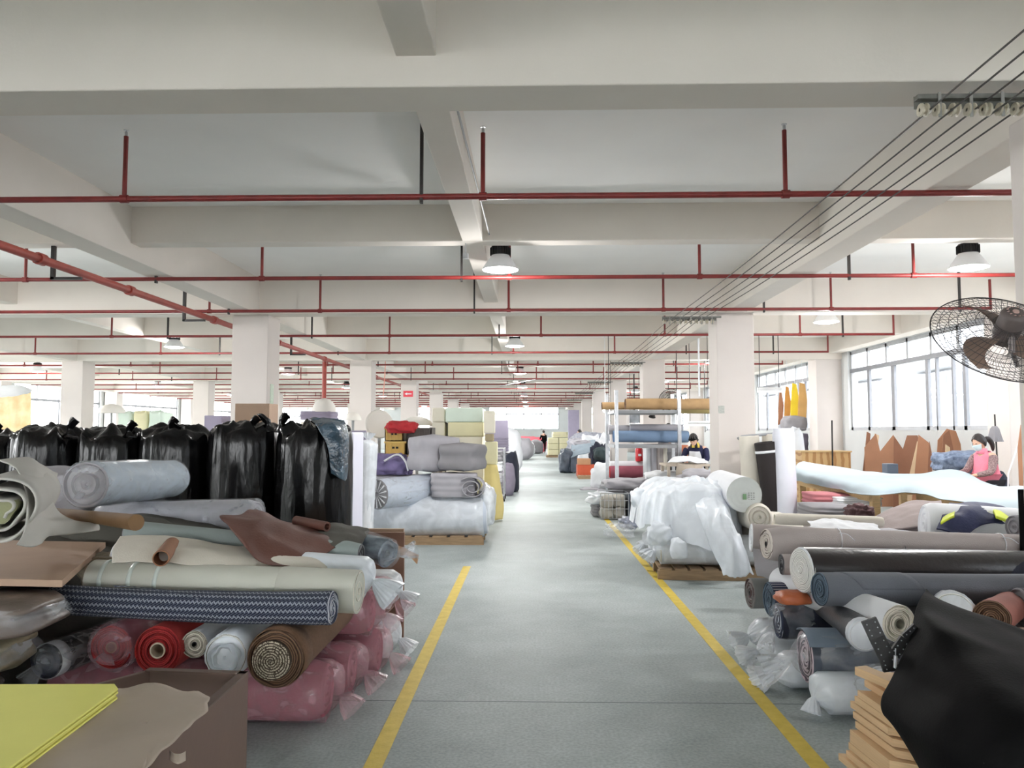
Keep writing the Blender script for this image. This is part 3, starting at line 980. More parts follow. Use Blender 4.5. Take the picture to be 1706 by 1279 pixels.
# ---- bottom layer: pink bundles lying across, tied ends towards the aisle
ends = [(4.32, .17, .165, -1.13), (4.72, .17, .16, -1.08), (5.1, .17, .16, -1.0), (5.46, .17, .15, -1.0), (4.95, .46, .15, -1.02), (5.3, .47, .14, -1.0), (5.62, .46, .14, -1.02)]
for k, (y, z, rr, x1) in enumerate(ends):
    pk = k not in (3, 6)
    o = roll('fabric_bundle', (x1 - 1.5, y, z), (x1, y, z), rr * .93, F_PINK if pk else F_CREAM, None,
             ['pink bundle in tied clear film, lowest and nearest the camera, left pile', 'pink film bundle on the floor, second from the front of the left pile', 'pink film bundle on the floor, third from the front of the left pile', 'pale film bundle at the back of the bottom layer, left pile',
              'pink film bundle in the upper row, frontmost of it, beside the brown roll', 'pink film bundle in the upper row behind the brown roll', 'pale film bundle at the back of the upper row, against the brown board'][k],
             'fabric bundle', 'bundles tied in pink film', lump=.08, seed=k * 3.1, round_=.1)
    film(o, (x1 - 1.49, y, z), (x1 + .01, y, z), rr, P_PINK if pk else P_MILK, knot=.085, tail=.11, tail_r=.07, seed=k, tdir=(.7, -.25, -.6), wr=.05, name='film_wrap')

# ---- second layer: rolls pointing at the camera
def yroll(u, v, rpx, Y, Y1, mb, me, label, name='fabric_roll', slant=0.0, rc=0, **kw):
    p = P(u, v, Y); rr = rpx * Y / F
    q = p + V((slant, Y1 - Y, kw.pop('dz', 0)))
    o = roll(name, p, q, rr, mb, me, label, rc=rc * Y / F, **kw)
    return o, p, q, rr
o, p, q, rr = yroll(458, 1098, 46, 3.72, 5.3, F_BROWNC, E_BROWN, 'thick brown hessian roll with speckled spiral end facing the camera', lump=.03)
MB().lathe(p + V((-.01, -.004, .0)), [(rr * .70, 0), (rr * .69, -.02), (rr * .5, -.026), (rr * .3, -.03), (rr * .06, -.03), (rr * .05, .03)], 36, (0, 1, 0)).build('speckled_core', E_SPECK, o)
MB().sweep([p + V((0, .02, 0)), p + V((0, .16, .0))], [rr * 1.03, rr * 1.025], 40, (False, False), rmod=lambda i, a: 1 + .02 * math.sin(2 * a)).build('loose_fold', F_BROWNC, o, solid=.004)
o, p, q, rr = yroll(377, 1092, 35, 3.78, 5.2, F_WHITE, E_WHITE, 'white roll in a white film sleeve between the brown roll and small white roll', lump=.05)
film(o, q, p, rr * 1.05, P_WHITE, None, seed=4, wr=.09)
MB().lathe(p + V((0, -.02, -.005)), [(rr * .75, 0), (rr * .7, -.012), (rr * .62, .004), (rr * .5, -.01), (rr * .4, .006), (rr * .1, 0)], 30, (0, 1, 0), rmod=lambda i, a: 1 + .08 * math.sin(3 * a + i) + .05 * math.sin(7 * a)).build('crumpled_end', P_WHITE, o)
o, p, q, rr = yroll(324, 1073, 22, 3.84, 5.2, F_WHITE, E_CREAM, 'slim white roll with cream end, small, left of the white film roll', rc=4, mcore=M_DARK)
o, p, q, rr = yroll(263, 1083, 39, 3.8, 5.2, F_RED, E_RED, 'bright red roll with a cream ring round its open core', rc=13, mcore=mat('cream_core', (196, 180, 160), .8, .05, 9, .05))
o, p, q, rr = yroll(186, 1078, 35, 3.95, 5.3, F_PINK, E_RED, 'rose-pink roll inside tied clear film, left of the red roll', rc=9)
film(o, q, p, rr * 1.17, P_PINK, knot=.05, tail=.05, tail_r=.05, tdir=(-.1, -.5, -1.0), seed=2.2, wr=.05)
o, p, q, rr = yroll(76, 1102, 28, 3.9, 5.3, F_GEO, F_NAVY, 'black and grey patterned roll with white band and filmed end, leftmost', lump=.02, slant=.22)
MB().sweep([p + V((.002, .012, 0)), p + V((.012, .075, 0))], [rr * 1.03] * 2, 36, (False, False)).build('paper_band', F_WHITE, o, solid=.003)
film(o, q, p, rr * 1.08, P_CLEAR, knot=.04, tail=.09, tail_r=.05, tdir=(-.5, -.4, -.8), seed=5.2, wr=.06)

# ---- third layer: long rolls lying across
def xroll(pa, pb, ra, rb, mb, me, label, **kw):
    return roll('fabric_roll', pa, pb, ra, mb, me, label, r1=rb, **kw)
o = xroll(P(92, 997, 3.95), P(553, 1013, 3.86), .078, .083, F_CHEV, spiral('chevron_layers', (70, 76, 96), (190, 192, 200), .008, .4), 'navy and white chevron knit roll lying across the five roll ends', lump=.09, sag=.012, flat=.95, which=1)
m = MB().grid(24, 5, lambda u, v: P(190 + 150 * u, 975 + 24 * u * u + 3 * v, 3.83) + V((0, -.02 * math.sin(PI * u), .012 * math.sin(PI * u) * v)))
m.build('loose_flap', F_CHEV, o, solid=.003)
pa, pb = P(158, 962, 4.2), P(596, 985, 4.1)
o = xroll(pa, pb, .098, .107, mat('pale_green_fabric', (194, 194, 183), .8, .03, 3, .06, 120), E_CREAM, 'long pale green-cream roll with taped bands above the chevron roll', lump=.02, which=1)
for t in (.06, .17, .27):
    c = pa.lerp(pb, t); d = (pb - pa).normalized() * .012
    MB().sweep([c - d, c + d], [.101, .101], 36, (False, False)).build('tape_band', mat('clear_tape', (205, 214, 208), .3, .02, 9, 0), o, solid=.001)
MB().sweep([pa.lerp(pb, .72), pa.lerp(pb, 1.0) + V((.004, 0, 0))], [.110, .112], 36, (False, True), rmod=lambda i, a: 1 + .01 * math.sin(3 * a)).build('outer_layer', mat('pale_green_fabric', (194, 194, 183)), o, solid=.003)
o = xroll(P(200, 930, 4.55), P(606, 962, 4.45), .11, .112, F_WHITE, E_WHITE, 'white roll in knotted film, its tied end hanging towards the aisle', lump=.04, which=1)
film(o, P(205, 930, 4.55), P(608, 962, 4.45), .12, P_WHITE, knot=.055, tail=.15, tail_r=.085, tdir=(.75, -.1, -.55), seed=1.1, wr=.05)
# loose fabric on the left of that roll with a cardboard tube poking out
rows = [[P(200, 895, 4.4), P(270, 893, 4.45), P(400, 912, 4.5), P(540, 925, 4.5)],
        [P(188, 915, 4.2), P(262, 914, 4.22), P(400, 926, 4.3), P(545, 936, 4.4)],
        [P(186, 940, 4.1), P(262, 938, 4.1), P(400, 944, 4.2), P(545, 948, 4.35)]]
tag(sheet(rows, 24, 50, .012, 5, 3.0).build('fabric_length', F_CREAM, solid=.004), 'loose cream cloth with a plastic sheen draped over the pale rolls', 'cloth')
a, b = P(268, 930, 4.02), P(286, 908, 4.35)
q = MB().lathe(a, [(.036, 0), (.042, 0), (.042, .36), (.036, .36), (.036, 0)], 24, b - a)
tag(q.build('cardboard_tube', mat('tube_card', (140, 98, 72), .8, .08, 8, .05)), 'short brown cardboard tube poking out between pale rolls', 'cardboard tube')
o = xroll(P(214, 886, 4.75), P(600, 925, 4.65), .072, .078, F_GREEN, E_GREY, 'grey-green roll under the brown leather sheet', lump=.03, round_=.05)
MB().grid(8, 3, lambda u, v: P(222 + 42 * u, 893 + 8 * v + 2 * u, 4.64)).build('loose_corner', F_GREEN, o, solid=.003)
o = xroll(P(572, 898, 5.0), P(646, 922, 4.8), .06, .085, F_SILVER, F_SILVER, 'silver film bundle end with white tied tuft over the brown board', lump=.16)
film(o, P(602, 905, 4.95), P(650, 922, 4.8), .09, P_CLEAR, knot=.06, tail=.12, tail_r=.05, tdir=(1, 0, .25), seed=7, wr=.06)
rows = [[P(505, 875, 5.0), P(560, 873, 5.05), P(592, 878, 5.0), P(615, 886, 4.95)],
        [P(500, 890, 4.75), P(560, 886, 4.8), P(584, 892, 4.75), P(606, 902, 4.8)],
        [P(500, 905, 4.6), P(545, 912, 4.6), P(574, 905, 4.65), P(596, 920, 4.7)],
        [P(505, 925, 4.55), P(530, 930, 4.55), P(566, 915, 4.6), P(590, 932, 4.65)]]
tag(sheet(rows, 30, 40, .02, 5, 8.0).build('fabric_length', F_OLIVE, solid=.004), 'dark olive-grey cloth crumpled right of the brown leather', 'cloth')
rows = [[P(425, 852, 5.0), P(470, 868, 5.1), P(520, 876, 5.1), P(560, 880, 5.0)],
        [P(400, 858, 4.75), P(455, 872, 4.72), P(510, 888, 4.7), P(572, 897, 4.75)],
        [P(367, 862, 4.6), P(430, 888, 4.5), P(490, 908, 4.5), P(548, 922, 4.55)],
        [P(380, 876, 4.5), P(418, 910, 4.35), P(460, 934, 4.32), P(500, 936, 4.4)],
        [P(398, 900, 4.42), P(420, 926, 4.28), P(448, 944, 4.25), P(486, 946, 4.3)]]
tag(sheet(rows, 44, 50, .022, 3.6, 1.0).build('leather_sheet', F_BROWN, solid=.005), 'reddish-brown leather sheet draped over the top of the left pile', 'leather')
q = MB().lathe(P(545, 877, 4.78), [(.02, 0), (.03, 0), (.032, .3), (.02, .3), (.02, 0)], 22, (-.8, .55, .05))
tag(q.build('leather_scrap_roll', F_BROWN), 'tiny scroll of brown leather lying at the back of the leather sheet', 'leather')
# cardboard flap at the far corner
rows = [[P(640, 900, 5.4), P(675, 914, 5.3), P(697, 925, 5.2)], [P(660, 922, 5.3), P(682, 928, 5.2), P(695, 940, 5.15)]]
tag(sheet(rows, 8, 14, .006, 9, 2).build('cardboard_flap', M_CARD, solid=.004), 'curled cardboard strip sticking out over the brown board by the aisle', 'cardboard')
# small white tuft
# upright brown board behind the pile
x1 = P(672, 1058, 6.0).x
tag(MB().bx(x1 - 1.9, x1, 6.0, 6.03, 0, .815).build('upright_board', M_BOARD, smooth=False, bevel=.002), 'reddish-brown board standing upright behind the left pile', 'board')
tag(MB().bx(x1 - 1.2, x1 - .02, 6.1, 6.13, 0, .83).build('upright_board', M_TAN, smooth=False, bevel=.002), 'lighter tan board standing just behind the reddish-brown one', 'board')

# ---- far left: big folded roll, tan board, heap of filmed bundles
zb = .90
br, fr_ = Q(176, 903, zb), Q(104, 966, zb)
fl_ = V((-3.6, fr_.y + .1, zb)); bl_ = V((-3.9, br.y + .15, zb))
b = MB().prism([fr_, br, bl_, fl_], (0, 0, -.034))
tag(b.build('tan_panel', [M_TAN], smooth=False, bevel=.002), 'tan panel lying flat on the heap at the left edge', 'board')
FM = [F_OLIVE, mat('dun_film', (118, 106, 90), .35, .2, 6, .4, 14), mat('brown_film', (104, 86, 74), .35, .2, 6, .4, 14), mat('straw_film', (140, 130, 106), .35, .2, 6, .4, 14), mat('grey_brown_film', (110, 98, 90), .35, .2, 6, .4, 14)]
LB = ['dark olive filmed bundle, lowest of the five under the tan panel', 'dun filmed bundle, second from the floor under the tan panel', 'brown filmed bundle in the middle of the five under the tan panel', 'straw-coloured filmed bundle, fourth up under the tan panel', 'grey-brown filmed bundle touching the underside of the tan panel']
for k in range(5):
    xr = [-2.7, -2.62, -2.48, -2.32, -2.2][k]
    o = folded('fabric_bundle', (xr - .75, 3.5 + .04 * math.sin(k * 2), .012 + k * .168), (1.5, .46, .166), FM[k], LB[k], 'fabric bundle', 'filmed bundles under the tan panel', layers=2, seed=k * 3.3, rz=.05 * math.sin(k * 3), edge=.05)
    film_ = folded('plastic_wrap', (xr - .75, 3.5 + .04 * math.sin(k * 2), .012 + k * .168), (1.52, .48, .168), P_CLEAR, None, None, layers=1, seed=k * 3.3, rz=.05 * math.sin(k * 3), parent=o, edge=.04)
heap('fabric_bundle', (-3.3, 5.05, .42), (.9, .7, .48), F_OLIVE, 'broad dark bundle hidden behind the tan panel', 'fabric bundle', seed=9, amp=.12)
# spiral of cream-grey felt
F_FELT = mat('grey_cream_felt', (186, 184, 178), .92, .04, 3, .12, 120)
cy0, rr0 = 3.55, .165
pc = P(2, 850, cy0)
m = MB()
turns = []
def spiral_pt(t, w):
    # t 0..1 from core outwards, w 0..1 along the axis
    a = -1.2 + t * 2 * PI * 2.6
    r_ = .035 + t * .14 + .012 * math.sin(3 * a)
    x = pc.x + r_ * math.cos(a) * 1.05
    z = pc.z + r_ * math.sin(a) * .95
    return V((x - w * .42, pc.y + w * .85, z))
m.grid(120, 6, lambda u, v: spiral_pt(u, v))
o = m.build('felt_roll', F_FELT, solid=.012)
tag(o, 'loosely wound grey-cream felt roll at the left edge on the tan panel', 'fabric roll')
MB().sweep([pc + V((0, .01, 0)), pc + V((-.2, .4, 0))], [.055, .05], 18, (True, False), rmod=lambda i, a: 1 + .2 * math.sin(3 * a)).build('green_lining', mat('pale_green_lining', (150, 152, 118), .9, .1, 6, .1), o)
rows = [[P(0, 768, 4.1), P(50, 766, 4.3), P(84, 785, 4.5), P(96, 790, 4.6)],
        [P(30, 785, 3.9), P(62, 790, 4.0), P(82, 815, 4.2), P(88, 840, 4.4)],
        [P(45, 830, 3.6), P(62, 850, 3.75), P(80, 860, 4.0), P(120, 866, 4.3)],
        [P(42, 880, 3.5), P(62, 880, 3.65), P(100, 872, 3.95), P(160, 874, 4.25)],
        [P(28, 908, 3.4), P(60, 912, 3.5), P(85, 895, 3.8), P(165, 884, 4.2)]]
tag(sheet(rows, 40, 40, .012, 4, 4).build('felt_sheet', F_FELT, solid=.008), 'grey-cream felt sheet falling from the loose roll onto the tan panel', 'cloth')
heap('felt_offcut', P(95, 790, 5.3) - V((0, 0, .12)), (.3, .2, .16), F_LGREY, 'small grey felt offcut between the loose roll and filmed roll', 'cloth', seed=3)
# thin cardboard pole
a, b = P(68, 850, 4.7), P(210, 868, 4.0)
tag(MB().sweep([a, b, b + (b - a) * .1], [.022, .04, .042], 20).build('cardboard_pole', mat('pole_card', (128, 98, 66), .7, .1, 6, .05)), 'brown cardboard pole pointing out of the felt towards the aisle', 'cardboard tube')
# crumpled scraps near the panel corner
heap('film_scrap', P(185, 925, 4.5) - V((0, 0, .08)), (.16, .12, .09), mat('scrap_mix', (140, 128, 108), .6, .3, 30, .4, 40), 'crumpled brown and white scraps behind the tan panel corner', 'scraps', seed=6, amp=.4)

# ---- filmed rolls behind
p0, p1 = P(143, 807, 5.0), P(285, 797, 6.35)
o = roll('filmed_roll', p0, p1, .15, mat('ice_blue_fabric', (172, 184, 194), .7, .04, 3, .08, 90), F_LGREY, 'big ice-blue roll in clear film, its round end facing the camera', r1=.15, lump=.03)
film(o, p1, p0, .158, P_CLEAR, None, seed=3, wr=.06)
p0, p1 = P(170, 862, 5.9), P(428, 858, 5.6)
o = roll('filmed_roll', p0, p1, .115, mat('pale_lilac_fabric', (180, 180, 188), .7, .05, 3, .08, 90), F_LGREY, 'pale lilac-grey roll in film lying across under the ice-blue roll', lump=.03, round_=.06)
film(o, p0, p1, .122, P_CLEAR, None, seed=8, wr=.06, close0=True)
for k, (x, y, z, sx, sy, sz) in enumerate([(-2.75, 5.7, .45, .8, .75, .53), (-2.9, 5.3, .5, .6, .35, .5), (-2.1, 5.55, .35, .5, .3, .4)]):
    heap('fabric_bundle', (x, y, z), (sx, sy, sz), F_OLIVE, ['dark bundle buried under the two filmed rolls', 'dark bundle hidden at the back left of the pile', 'dark bundle hidden in the middle of the left pile'][k], 'fabric bundle', 'buried bundles', seed=k + 20, amp=.1)

# ---- black sacks in a row behind
bag(-2.07, 7.35, 1.66, .35, 1.3, F_BAG, 'largest black sack of the row, rightmost, tied beside the foam strips', knots=((-.28, .03), (.1, -.06)), ry=.36)
bag(-2.78, 7.45, 1.66, .34, 4.4, F_BAG, 'black sack second from the right in the row, with two knots', knots=((.12, .0), (.27, .02)))
bag(-3.48, 7.5, 1.62, .34, 7.7, F_BAG, 'black sack in the middle of the row, a stubby knot on top', knots=((0, .03), (.12, -.03)))
bag(-4.13, 7.55, 1.6, .33, 10.1, F_BAG, 'black sack left of the middle one, low knot beside its neighbour', knots=((.22, .02), (.08, -.05)))
bag(-4.82, 7.6, 1.62, .35, 13.9, F_BAG, 'black sack near the left edge with a folded flap on top', knots=((.3, .03),))
bag(-5.4, 7.7, 1.56, .33, 17.2, F_BAG, 'black sack cut by the left edge of the picture', knots=((.05, .05),))
rows = [[P(515, 697, 7.3), P(545, 697, 7.2), P(575, 702, 7.25)], [P(530, 715, 7.0), P(560, 712, 6.95), P(580, 720, 7.15)], [P(545, 745, 6.95), P(567, 745, 6.98), P(581, 755, 7.15)], [P(552, 790, 6.98), P(568, 800, 7.0), P(579, 800, 7.15)]]
tag(sheet(rows, 30, 24, .02, 6, 2).build('petrol_film', F_BAGB, solid=.003), 'petrol-blue film hanging over the shoulder of the largest black sack', 'film')
# ================================================================== RIGHT FOREGROUND PILE
def rr_(u, v, Y): return P(u, v, Y)
E_TAUPE = spiral('taupe_layers', (214, 206, 198), (120, 108, 104), .018, .2)
# bottom rows
o = roll('fabric_roll', P(1372, 1153, 4.45) + V((.12, 0, 0)), P(1372, 1153, 4.45) + V((1.5, .1, 0)), .108, F_BLACKC, F_BLACKC, 'black roll on the floor with its end bagged in knotted white film', lump=.03)
q = P(1372, 1153, 4.45)
film(o, q + V((.35, 0, 0)), q, .115, P_WHITE, knot=.08, tail=.08, tail_r=.05, tdir=(-.3, -.3, -.9), seed=2, wr=.07, r0=.112)
for k, (u, v, Y, lb) in enumerate([(1312, 1105, 4.95, 'white-bagged roll end on the floor behind the black roll, tail on the aisle'), (1285, 1065, 5.4, 'white-bagged roll end third from the front of the right pile'), (1268, 1040, 5.8, 'white-bagged roll end at the back of the right pile by the aisle')]):
    q = P(u, v, Y); q.z = .115
    o = roll('fabric_roll', q, q + V((1.4, .05, 0)), .105, F_WHITE, F_WHITE, lb, lump=.05)
    film(o, q + V((.5, 0, 0)), q, .112, P_MILK, knot=.1, tail=.13, tail_r=.08, tdir=(-.9, -.2, -.35), seed=k * 2.2, wr=.07)
o = roll('fabric_roll', P(1470, 1140, 4.3), P(1640, 1120, 4.6), .1, mat('mauve_cloth', (150, 128, 140), .8, .1, 5, .1), F_WHITE, 'mauve roll in crumpled film low in the right pile behind the wood blocks', lump=.06)
film(o, P(1640, 1120, 4.6), P(1455, 1142, 4.28), .11, P_CLEAR, knot=.05, tail=.14, tail_r=.05, tdir=(.6, -.3, -.5), seed=9, wr=.08, r0=.105)
# slate plastic roll
o = roll('fabric_roll', P(1342, 1092, 4.62), P(1342, 1092, 4.62) + V((1.35, -.06, .01)), .15, F_SLATE, spiral('slate_layers', (196, 180, 186), (74, 60, 72), .02, .4), 'dark slate roll wrapped tight in film, reflection painted along its top side', lump=.02)
q = P(1342, 1092, 4.62)
film(o, q + V((1.0, -.05, 0)), q + V((.05, 0, 0)), .155, P_CLEAR, knot=.14, tail=.2, tail_r=.09, tdir=(-.85, -.1, -.3), seed=6, wr=.05, name='loose_film')
MB().grid(30, 10, lambda u, v: q + V((-.02 + 1.3 * u, -.156 * math.sin(-.6 + 1.6 * v) , .156 * math.cos(-.6 + 1.6 * v)))).build('top_reflection', mat('reflection_blue', (112, 126, 142), .6, .08, 5, .1), o, solid=.004)  # steel-blue sheet painting the reflection on top of the slate roll
# navy roll
o = roll('fabric_roll', P(1297, 1034, 5.2), P(1297, 1034, 5.2) + V((1.3, -.05, 0)), .112, F_NAVY, E_NAVY, 'navy blue roll with pale ringed end facing the aisle, right pile', lump=.03)
film(o, P(1297, 1034, 5.2) + V((.2, 0, 0)), P(1297, 1034, 5.2) + V((.02, 0, 0)), .118, P_CLEAR, knot=.09, tail=.15, tail_r=.07, tdir=(-.5, -.3, -.9), seed=3, wr=.05, name='loose_film')
# ticking + olive grey roll + orange bag
roll('fabric_roll', P(1282, 998, 5.35), P(1282, 998, 5.35) + V((1.2, .05, .0)), .115, F_STRIPE, E_BLUE, 'blue and white striped ticking roll beside the orange bag', lump=.03)
roll('fabric_roll', P(1250, 988, 5.9), P(1250, 988, 5.9) + V((1.2, .05, .0)), .112, mat('olive_grey_felt', (112, 114, 112), .9, .06, 5, .12, 120), spiral('og_layers', (122, 118, 116), (80, 60, 60), .02, .35), 'plain grey roll end nearest the aisle at mid height, right pile', lump=.03, rc=.02, mcore=M_DARK)
heap('orange_bag', P(1320, 995, 5.05), (.1, .1, .042), F_ORBAG, 'orange plastic bag squeezed between the striped and black rolls', 'bag', seed=4, amp=.3, sub=3)
# grey tube diagonal with white filmed end
a, b = P(1440, 1058, 4.35), P(1350, 985, 5.5)
o = roll('fabric_roll', a, b, .082, mat('dark_grey_film', (84, 84, 88), .35, .08, 4, .12, 60), F_WHITE, 'grey film-covered roll slanting forward, its end capped in white film', r1=.085, lump=.02)
film(o, a + (b - a) * .04, a + (a - b).normalized() * .0, .088, P_WHITE, knot=None, seed=2, wr=.04, name='white_cap')
o = roll('fabric_roll', P(1498, 1039, 4.35), P(1498, 1039, 4.35) + V((-.25, 1.2, 0)), .102, F_WHITE, E_CREAM, 'white roll with round hollow core facing the camera, under the blue-grey roll', rc=.03, mcore=mat('grey_core', (128, 126, 112), .8, .05, 9, .05))
o = roll('fabric_roll', P(1590, 1020, 4.2), P(1575, 1005, 5.3), .1, F_WHITE, E_WHITE, 'white film-wrapped roll end partly hidden by the black vinyl', lump=.05)
film(o, P(1578, 1008, 5.2), P(1590, 1020, 4.2), .108, P_MILK, None, seed=5, wr=.07)
o = roll('fabric_roll', P(1652, 1030, 4.1), P(1690, 1005, 5.0), .09, mat('terracotta_cloth', (150, 92, 80), .85, .1, 5, .1), E_BROWN, 'terracotta cloth roll at the right edge under the blue-grey roll', lump=.07)
folded('folded_cloth', P(1680, 1062, 4.0) - V((0, 0, .05)), (.5, .5, .05), mat('beige_cloth', (172, 150, 132), .9, .06, 5, .1), 'beige folded cloth at the right edge below the terracotta roll', 'cloth', layers=3)
# top rolls
a, b = P(1366, 981, 4.7), P(1760, 983, 4.95)
o = roll('fabric_roll', a, b, .098, F_BLUE, E_BLUE, 'blue-grey roll, lowest of the three long rolls on the right pile', lump=.02, r1=.097)
MB().grid(10, 16, lambda u, v: a.lerp(b, .06 + .25 * u + .09 * v) + V((0, -.1 * math.sin(-.5 + 1.9 * v), .1 * math.cos(-.5 + 1.9 * v)))).build('loose_layer', F_BLUE, o, solid=.003)
a, b = P(1336, 949, 5.0), P(1760, 951, 5.35)
o = roll('fabric_roll', a, b, .142, F_BLACK, F_WHITE, 'glossy black vinyl roll with a broad white end', lump=.015, r1=.13)
MB().lathe(a, [(.0005, .012), (.015, .02), (.03, .010), (.055, .016), (.06, .010), (.09, .014), (.095, .008), (.125, .012), (.138, .006), (.143, -.01), (.140, -.02)], 40, (a - b), rmod=lambda i, t: 1 + .03 * math.sin(2 * t + i * .3)).build('white_lining', E_WHITE, o)
a, b = P(1303, 940, 5.25), P(1520, 940, 5.2)
o = roll('fabric_roll', a, b, .068, F_TAUPE, E_GREY, 'small grey roll end tucked left of the glossy black roll', lump=.05, rc=.012, mcore=M_DARK)
roll('fabric_roll', P(1300, 915, 5.7), P(1500, 915, 5.6), .1, F_TAUPE, E_GREY, 'grey-brown roll behind the small grey roll end', lump=.04)
rows = [[P(1255, 915, 5.9), P(1290, 920, 5.8), P(1320, 925, 5.6)], [P(1258, 945, 5.8), P(1285, 950, 5.6), P(1330, 960, 5.3)], [P(1262, 960, 5.75), P(1295, 968, 5.5), P(1335, 985, 5.2)]]
tag(sheet(rows, 16, 20, .012, 5, 3).build('fabric_length', F_GREY, solid=.004), 'grey cloth hanging down at the aisle side of the right pile', 'cloth')
a, b = P(1277, 906, 5.5), P(1722, 913, 5.75)
o = roll('fabric_roll', a, b, .122, F_TAUPE, E_TAUPE, 'long taupe roll on top of the right pile, tied with string', r1=.095, lump=.012, rc=.018, mcore=M_DARK, round_=.03)
for t in (.25, .86):
    c = a.lerp(b, t); d = (b - a).normalized()
    rt = .124 + (.097 - .122) * t
    MB().sweep([c + V((d.x * .02 * math.sin(q), -rt * math.cos(q), rt * math.sin(q))) for q in [x * .3 for x in range(-3, 9)]], .004, 6).sweep(smooth_path([c + V((0, -rt * .6, rt * .8)), c + V((.05, -rt * .8, rt * .75)), c + V((.09, -rt, rt * .4))], 6), .003, 6).build('string', F_WHITE, o)
o = roll('fabric_roll', P(1252, 895, 6.2), P(1252, 895, 6.2) + V((.6, -.1, -.03)), .11, F_TAUPE, F_WHITE, 'second taupe roll behind the long one, pale end towards the aisle', lump=.03)
# hidden support under the top rolls
for k, (x, y, z) in enumerate([(2.0, 4.85, .42), (2.05, 5.25, .65), (2.9, 4.9, .3), (2.9, 4.7, .55), (2.1, 5.6, .42)]):
    roll('fabric_roll', (x, y, z), (x + 1.4, y, z), .12, F_NAVY if k % 2 else F_GREY, F_GREY, ['grey roll buried in the middle of the right pile', 'navy roll buried under the glossy black roll', 'grey roll buried low at the right edge', 'navy roll buried under the blue-grey roll at the right edge', 'grey roll buried under the taupe rolls'][k], group='buried rolls')

# wood block stack
M_BLOCK = mat('ply_end_grain', (214, 180, 138), .7, .08, 4, .05, 40, stretch=(1, 1, 30))
random.seed(3)
NTH = 'lowest second third fourth fifth sixth seventh eighth ninth tenth eleventh twelfth thirteenth fourteenth fifteenth sixteenth topmost'.split()
for k in range(17):
    z = .02 + k * .032
    step = [0, 0, .01, .01, .03, .03, .04, .05, .05, .05, .075, .08, .08, .09, .09, .14, .15][k]
    x0 = 1.30 + step + .008 * random.random()
    y0 = 3.05 + .03 * math.sin(k * 1.7) + (.06 if k in (5, 6, 7) else 0) + (.05 if k > 9 else 0)
    for j in range(2):
        xx = x0 + j * .22
        b = MB().prism([(xx, y0 + .32, z), (xx + .02 + .01 * random.random(), y0 + .02 * random.random(), z), (xx + .205, y0 - .08, z), (xx + .21, y0 + .28, z)], (0, 0, .029))
        o = b.build('wood_block', M_BLOCK, smooth=False, bevel=.0015)
        tag(o, 'thin plywood block, %s up in the %s column of the stack by the black cloth' % (NTH[k], 'left' if j == 0 else 'right'), 'wood block', 'plywood blocks, left column' if j == 0 else 'plywood blocks, right column')
q = P(1462, 1128, 3.3)
tag(MB().box(q, (.06, .2, .035), Matrix.Rotation(.3, 3, 'Z')).build('wood_block', M_BLOCK, smooth=False, bevel=.002), 'single pale wood block on top of the stack beside the perforated strips', 'wood block')

# black cloth over something at the near right corner
rows = [[P(1542, 984, 3.5), P(1560, 1000, 3.45), P(1600, 1018, 3.35), P(1660, 1035, 3.3), P(1760, 1075, 3.2)],
        [P(1528, 1010, 3.3), P(1552, 1035, 3.1), P(1600, 1060, 3.0), P(1665, 1080, 2.95), P(1770, 1110, 2.9)],
        [P(1515, 1065, 3.15), P(1550, 1095, 2.95), P(1605, 1110, 2.8), P(1680, 1130, 2.7), P(1800, 1150, 2.7)],
        [P(1487, 1130, 3.05), P(1535, 1150, 2.85), P(1600, 1170, 2.65), P(1690, 1190, 2.5), P(1820, 1210, 2.5)],
        [P(1469, 1165, 3.0), P(1520, 1195, 2.78), P(1590, 1230, 2.55), P(1700, 1260, 2.4), P(1850, 1290, 2.4)],
        [P(1474, 1192, 2.98), P(1510, 1225, 2.8), P(1585, 1290, 2.55), P(1700, 1350, 2.4), P(1860, 1400, 2.4)],
        [P(1500, 1207, 2.95), P(1540, 1290, 2.8), P(1600, 1400, 2.6), P(1720, 1500, 2.5), P(1880, 1520, 2.5)]]
tag(sheet(rows, 60, 60, .018, 2.6, 6, ridge=True).build('black_vinyl_cloth', F_BLACKC, solid=.005), 'big black vinyl cloth hanging in the near right corner', 'cloth')
bx_ = MB()
bx_.prism([(2.05, 2.75, 0), (3.2, 2.5, 0), (3.2, 3.8, 0), (2.05, 3.6, 0)], (0, 0, .55))
tag(bx_.build('cloth_covered_crate', M_WOOD2, smooth=False, bevel=.01), 'crate buried under the black vinyl cloth at the right edge', 'crate')
# perforated black strips
def strip(pts, wid, label):
    P0 = [V(p) for p in pts]
    m = MB()
    n = len(P0)
    for i in range(n - 1):
        a, b = P0[i], P0[i + 1]
        d = (b - a).normalized(); s_ = d.cross(V((0, 1, 0))).normalized() * wid / 2
        m.prism([a - s_, b - s_, b + s_, a + s_], (0, .012, 0))
    o = m.build('perforated_strip', mat('black_steel', (18, 18, 20), .45, .1, 20, .05), smooth=False)
    h = MB()
    for i in range(n - 1):
        a, b = P0[i], P0[i + 1]
        for t in (.2, .5, .8):
            c = a.lerp(b, t)
            for sgn in (-1, 1):
                d = (b - a).normalized(); s_ = d.cross(V((0, 1, 0))).normalized() * wid * .28 * sgn
                h.cyl(c + s_ + V((0, -.001, 0)), c + s_ + V((0, -.003, 0)), .0028, n=8)
    h.build('rivets', M_STEEL, o)
    return tag(o, label, 'metal strip')
strip([P(1448, 1032, 3.2), P(1462, 1062, 3.18), P(1478, 1095, 3.15), P(1486, 1118, 3.13)], .062, 'black perforated metal strip leaning left, above the wood blocks')
strip([P(1530, 1046, 3.15), P(1510, 1064, 3.16), P(1490, 1092, 3.17)], .045, 'black perforated metal strip leaning right, against the black cloth')
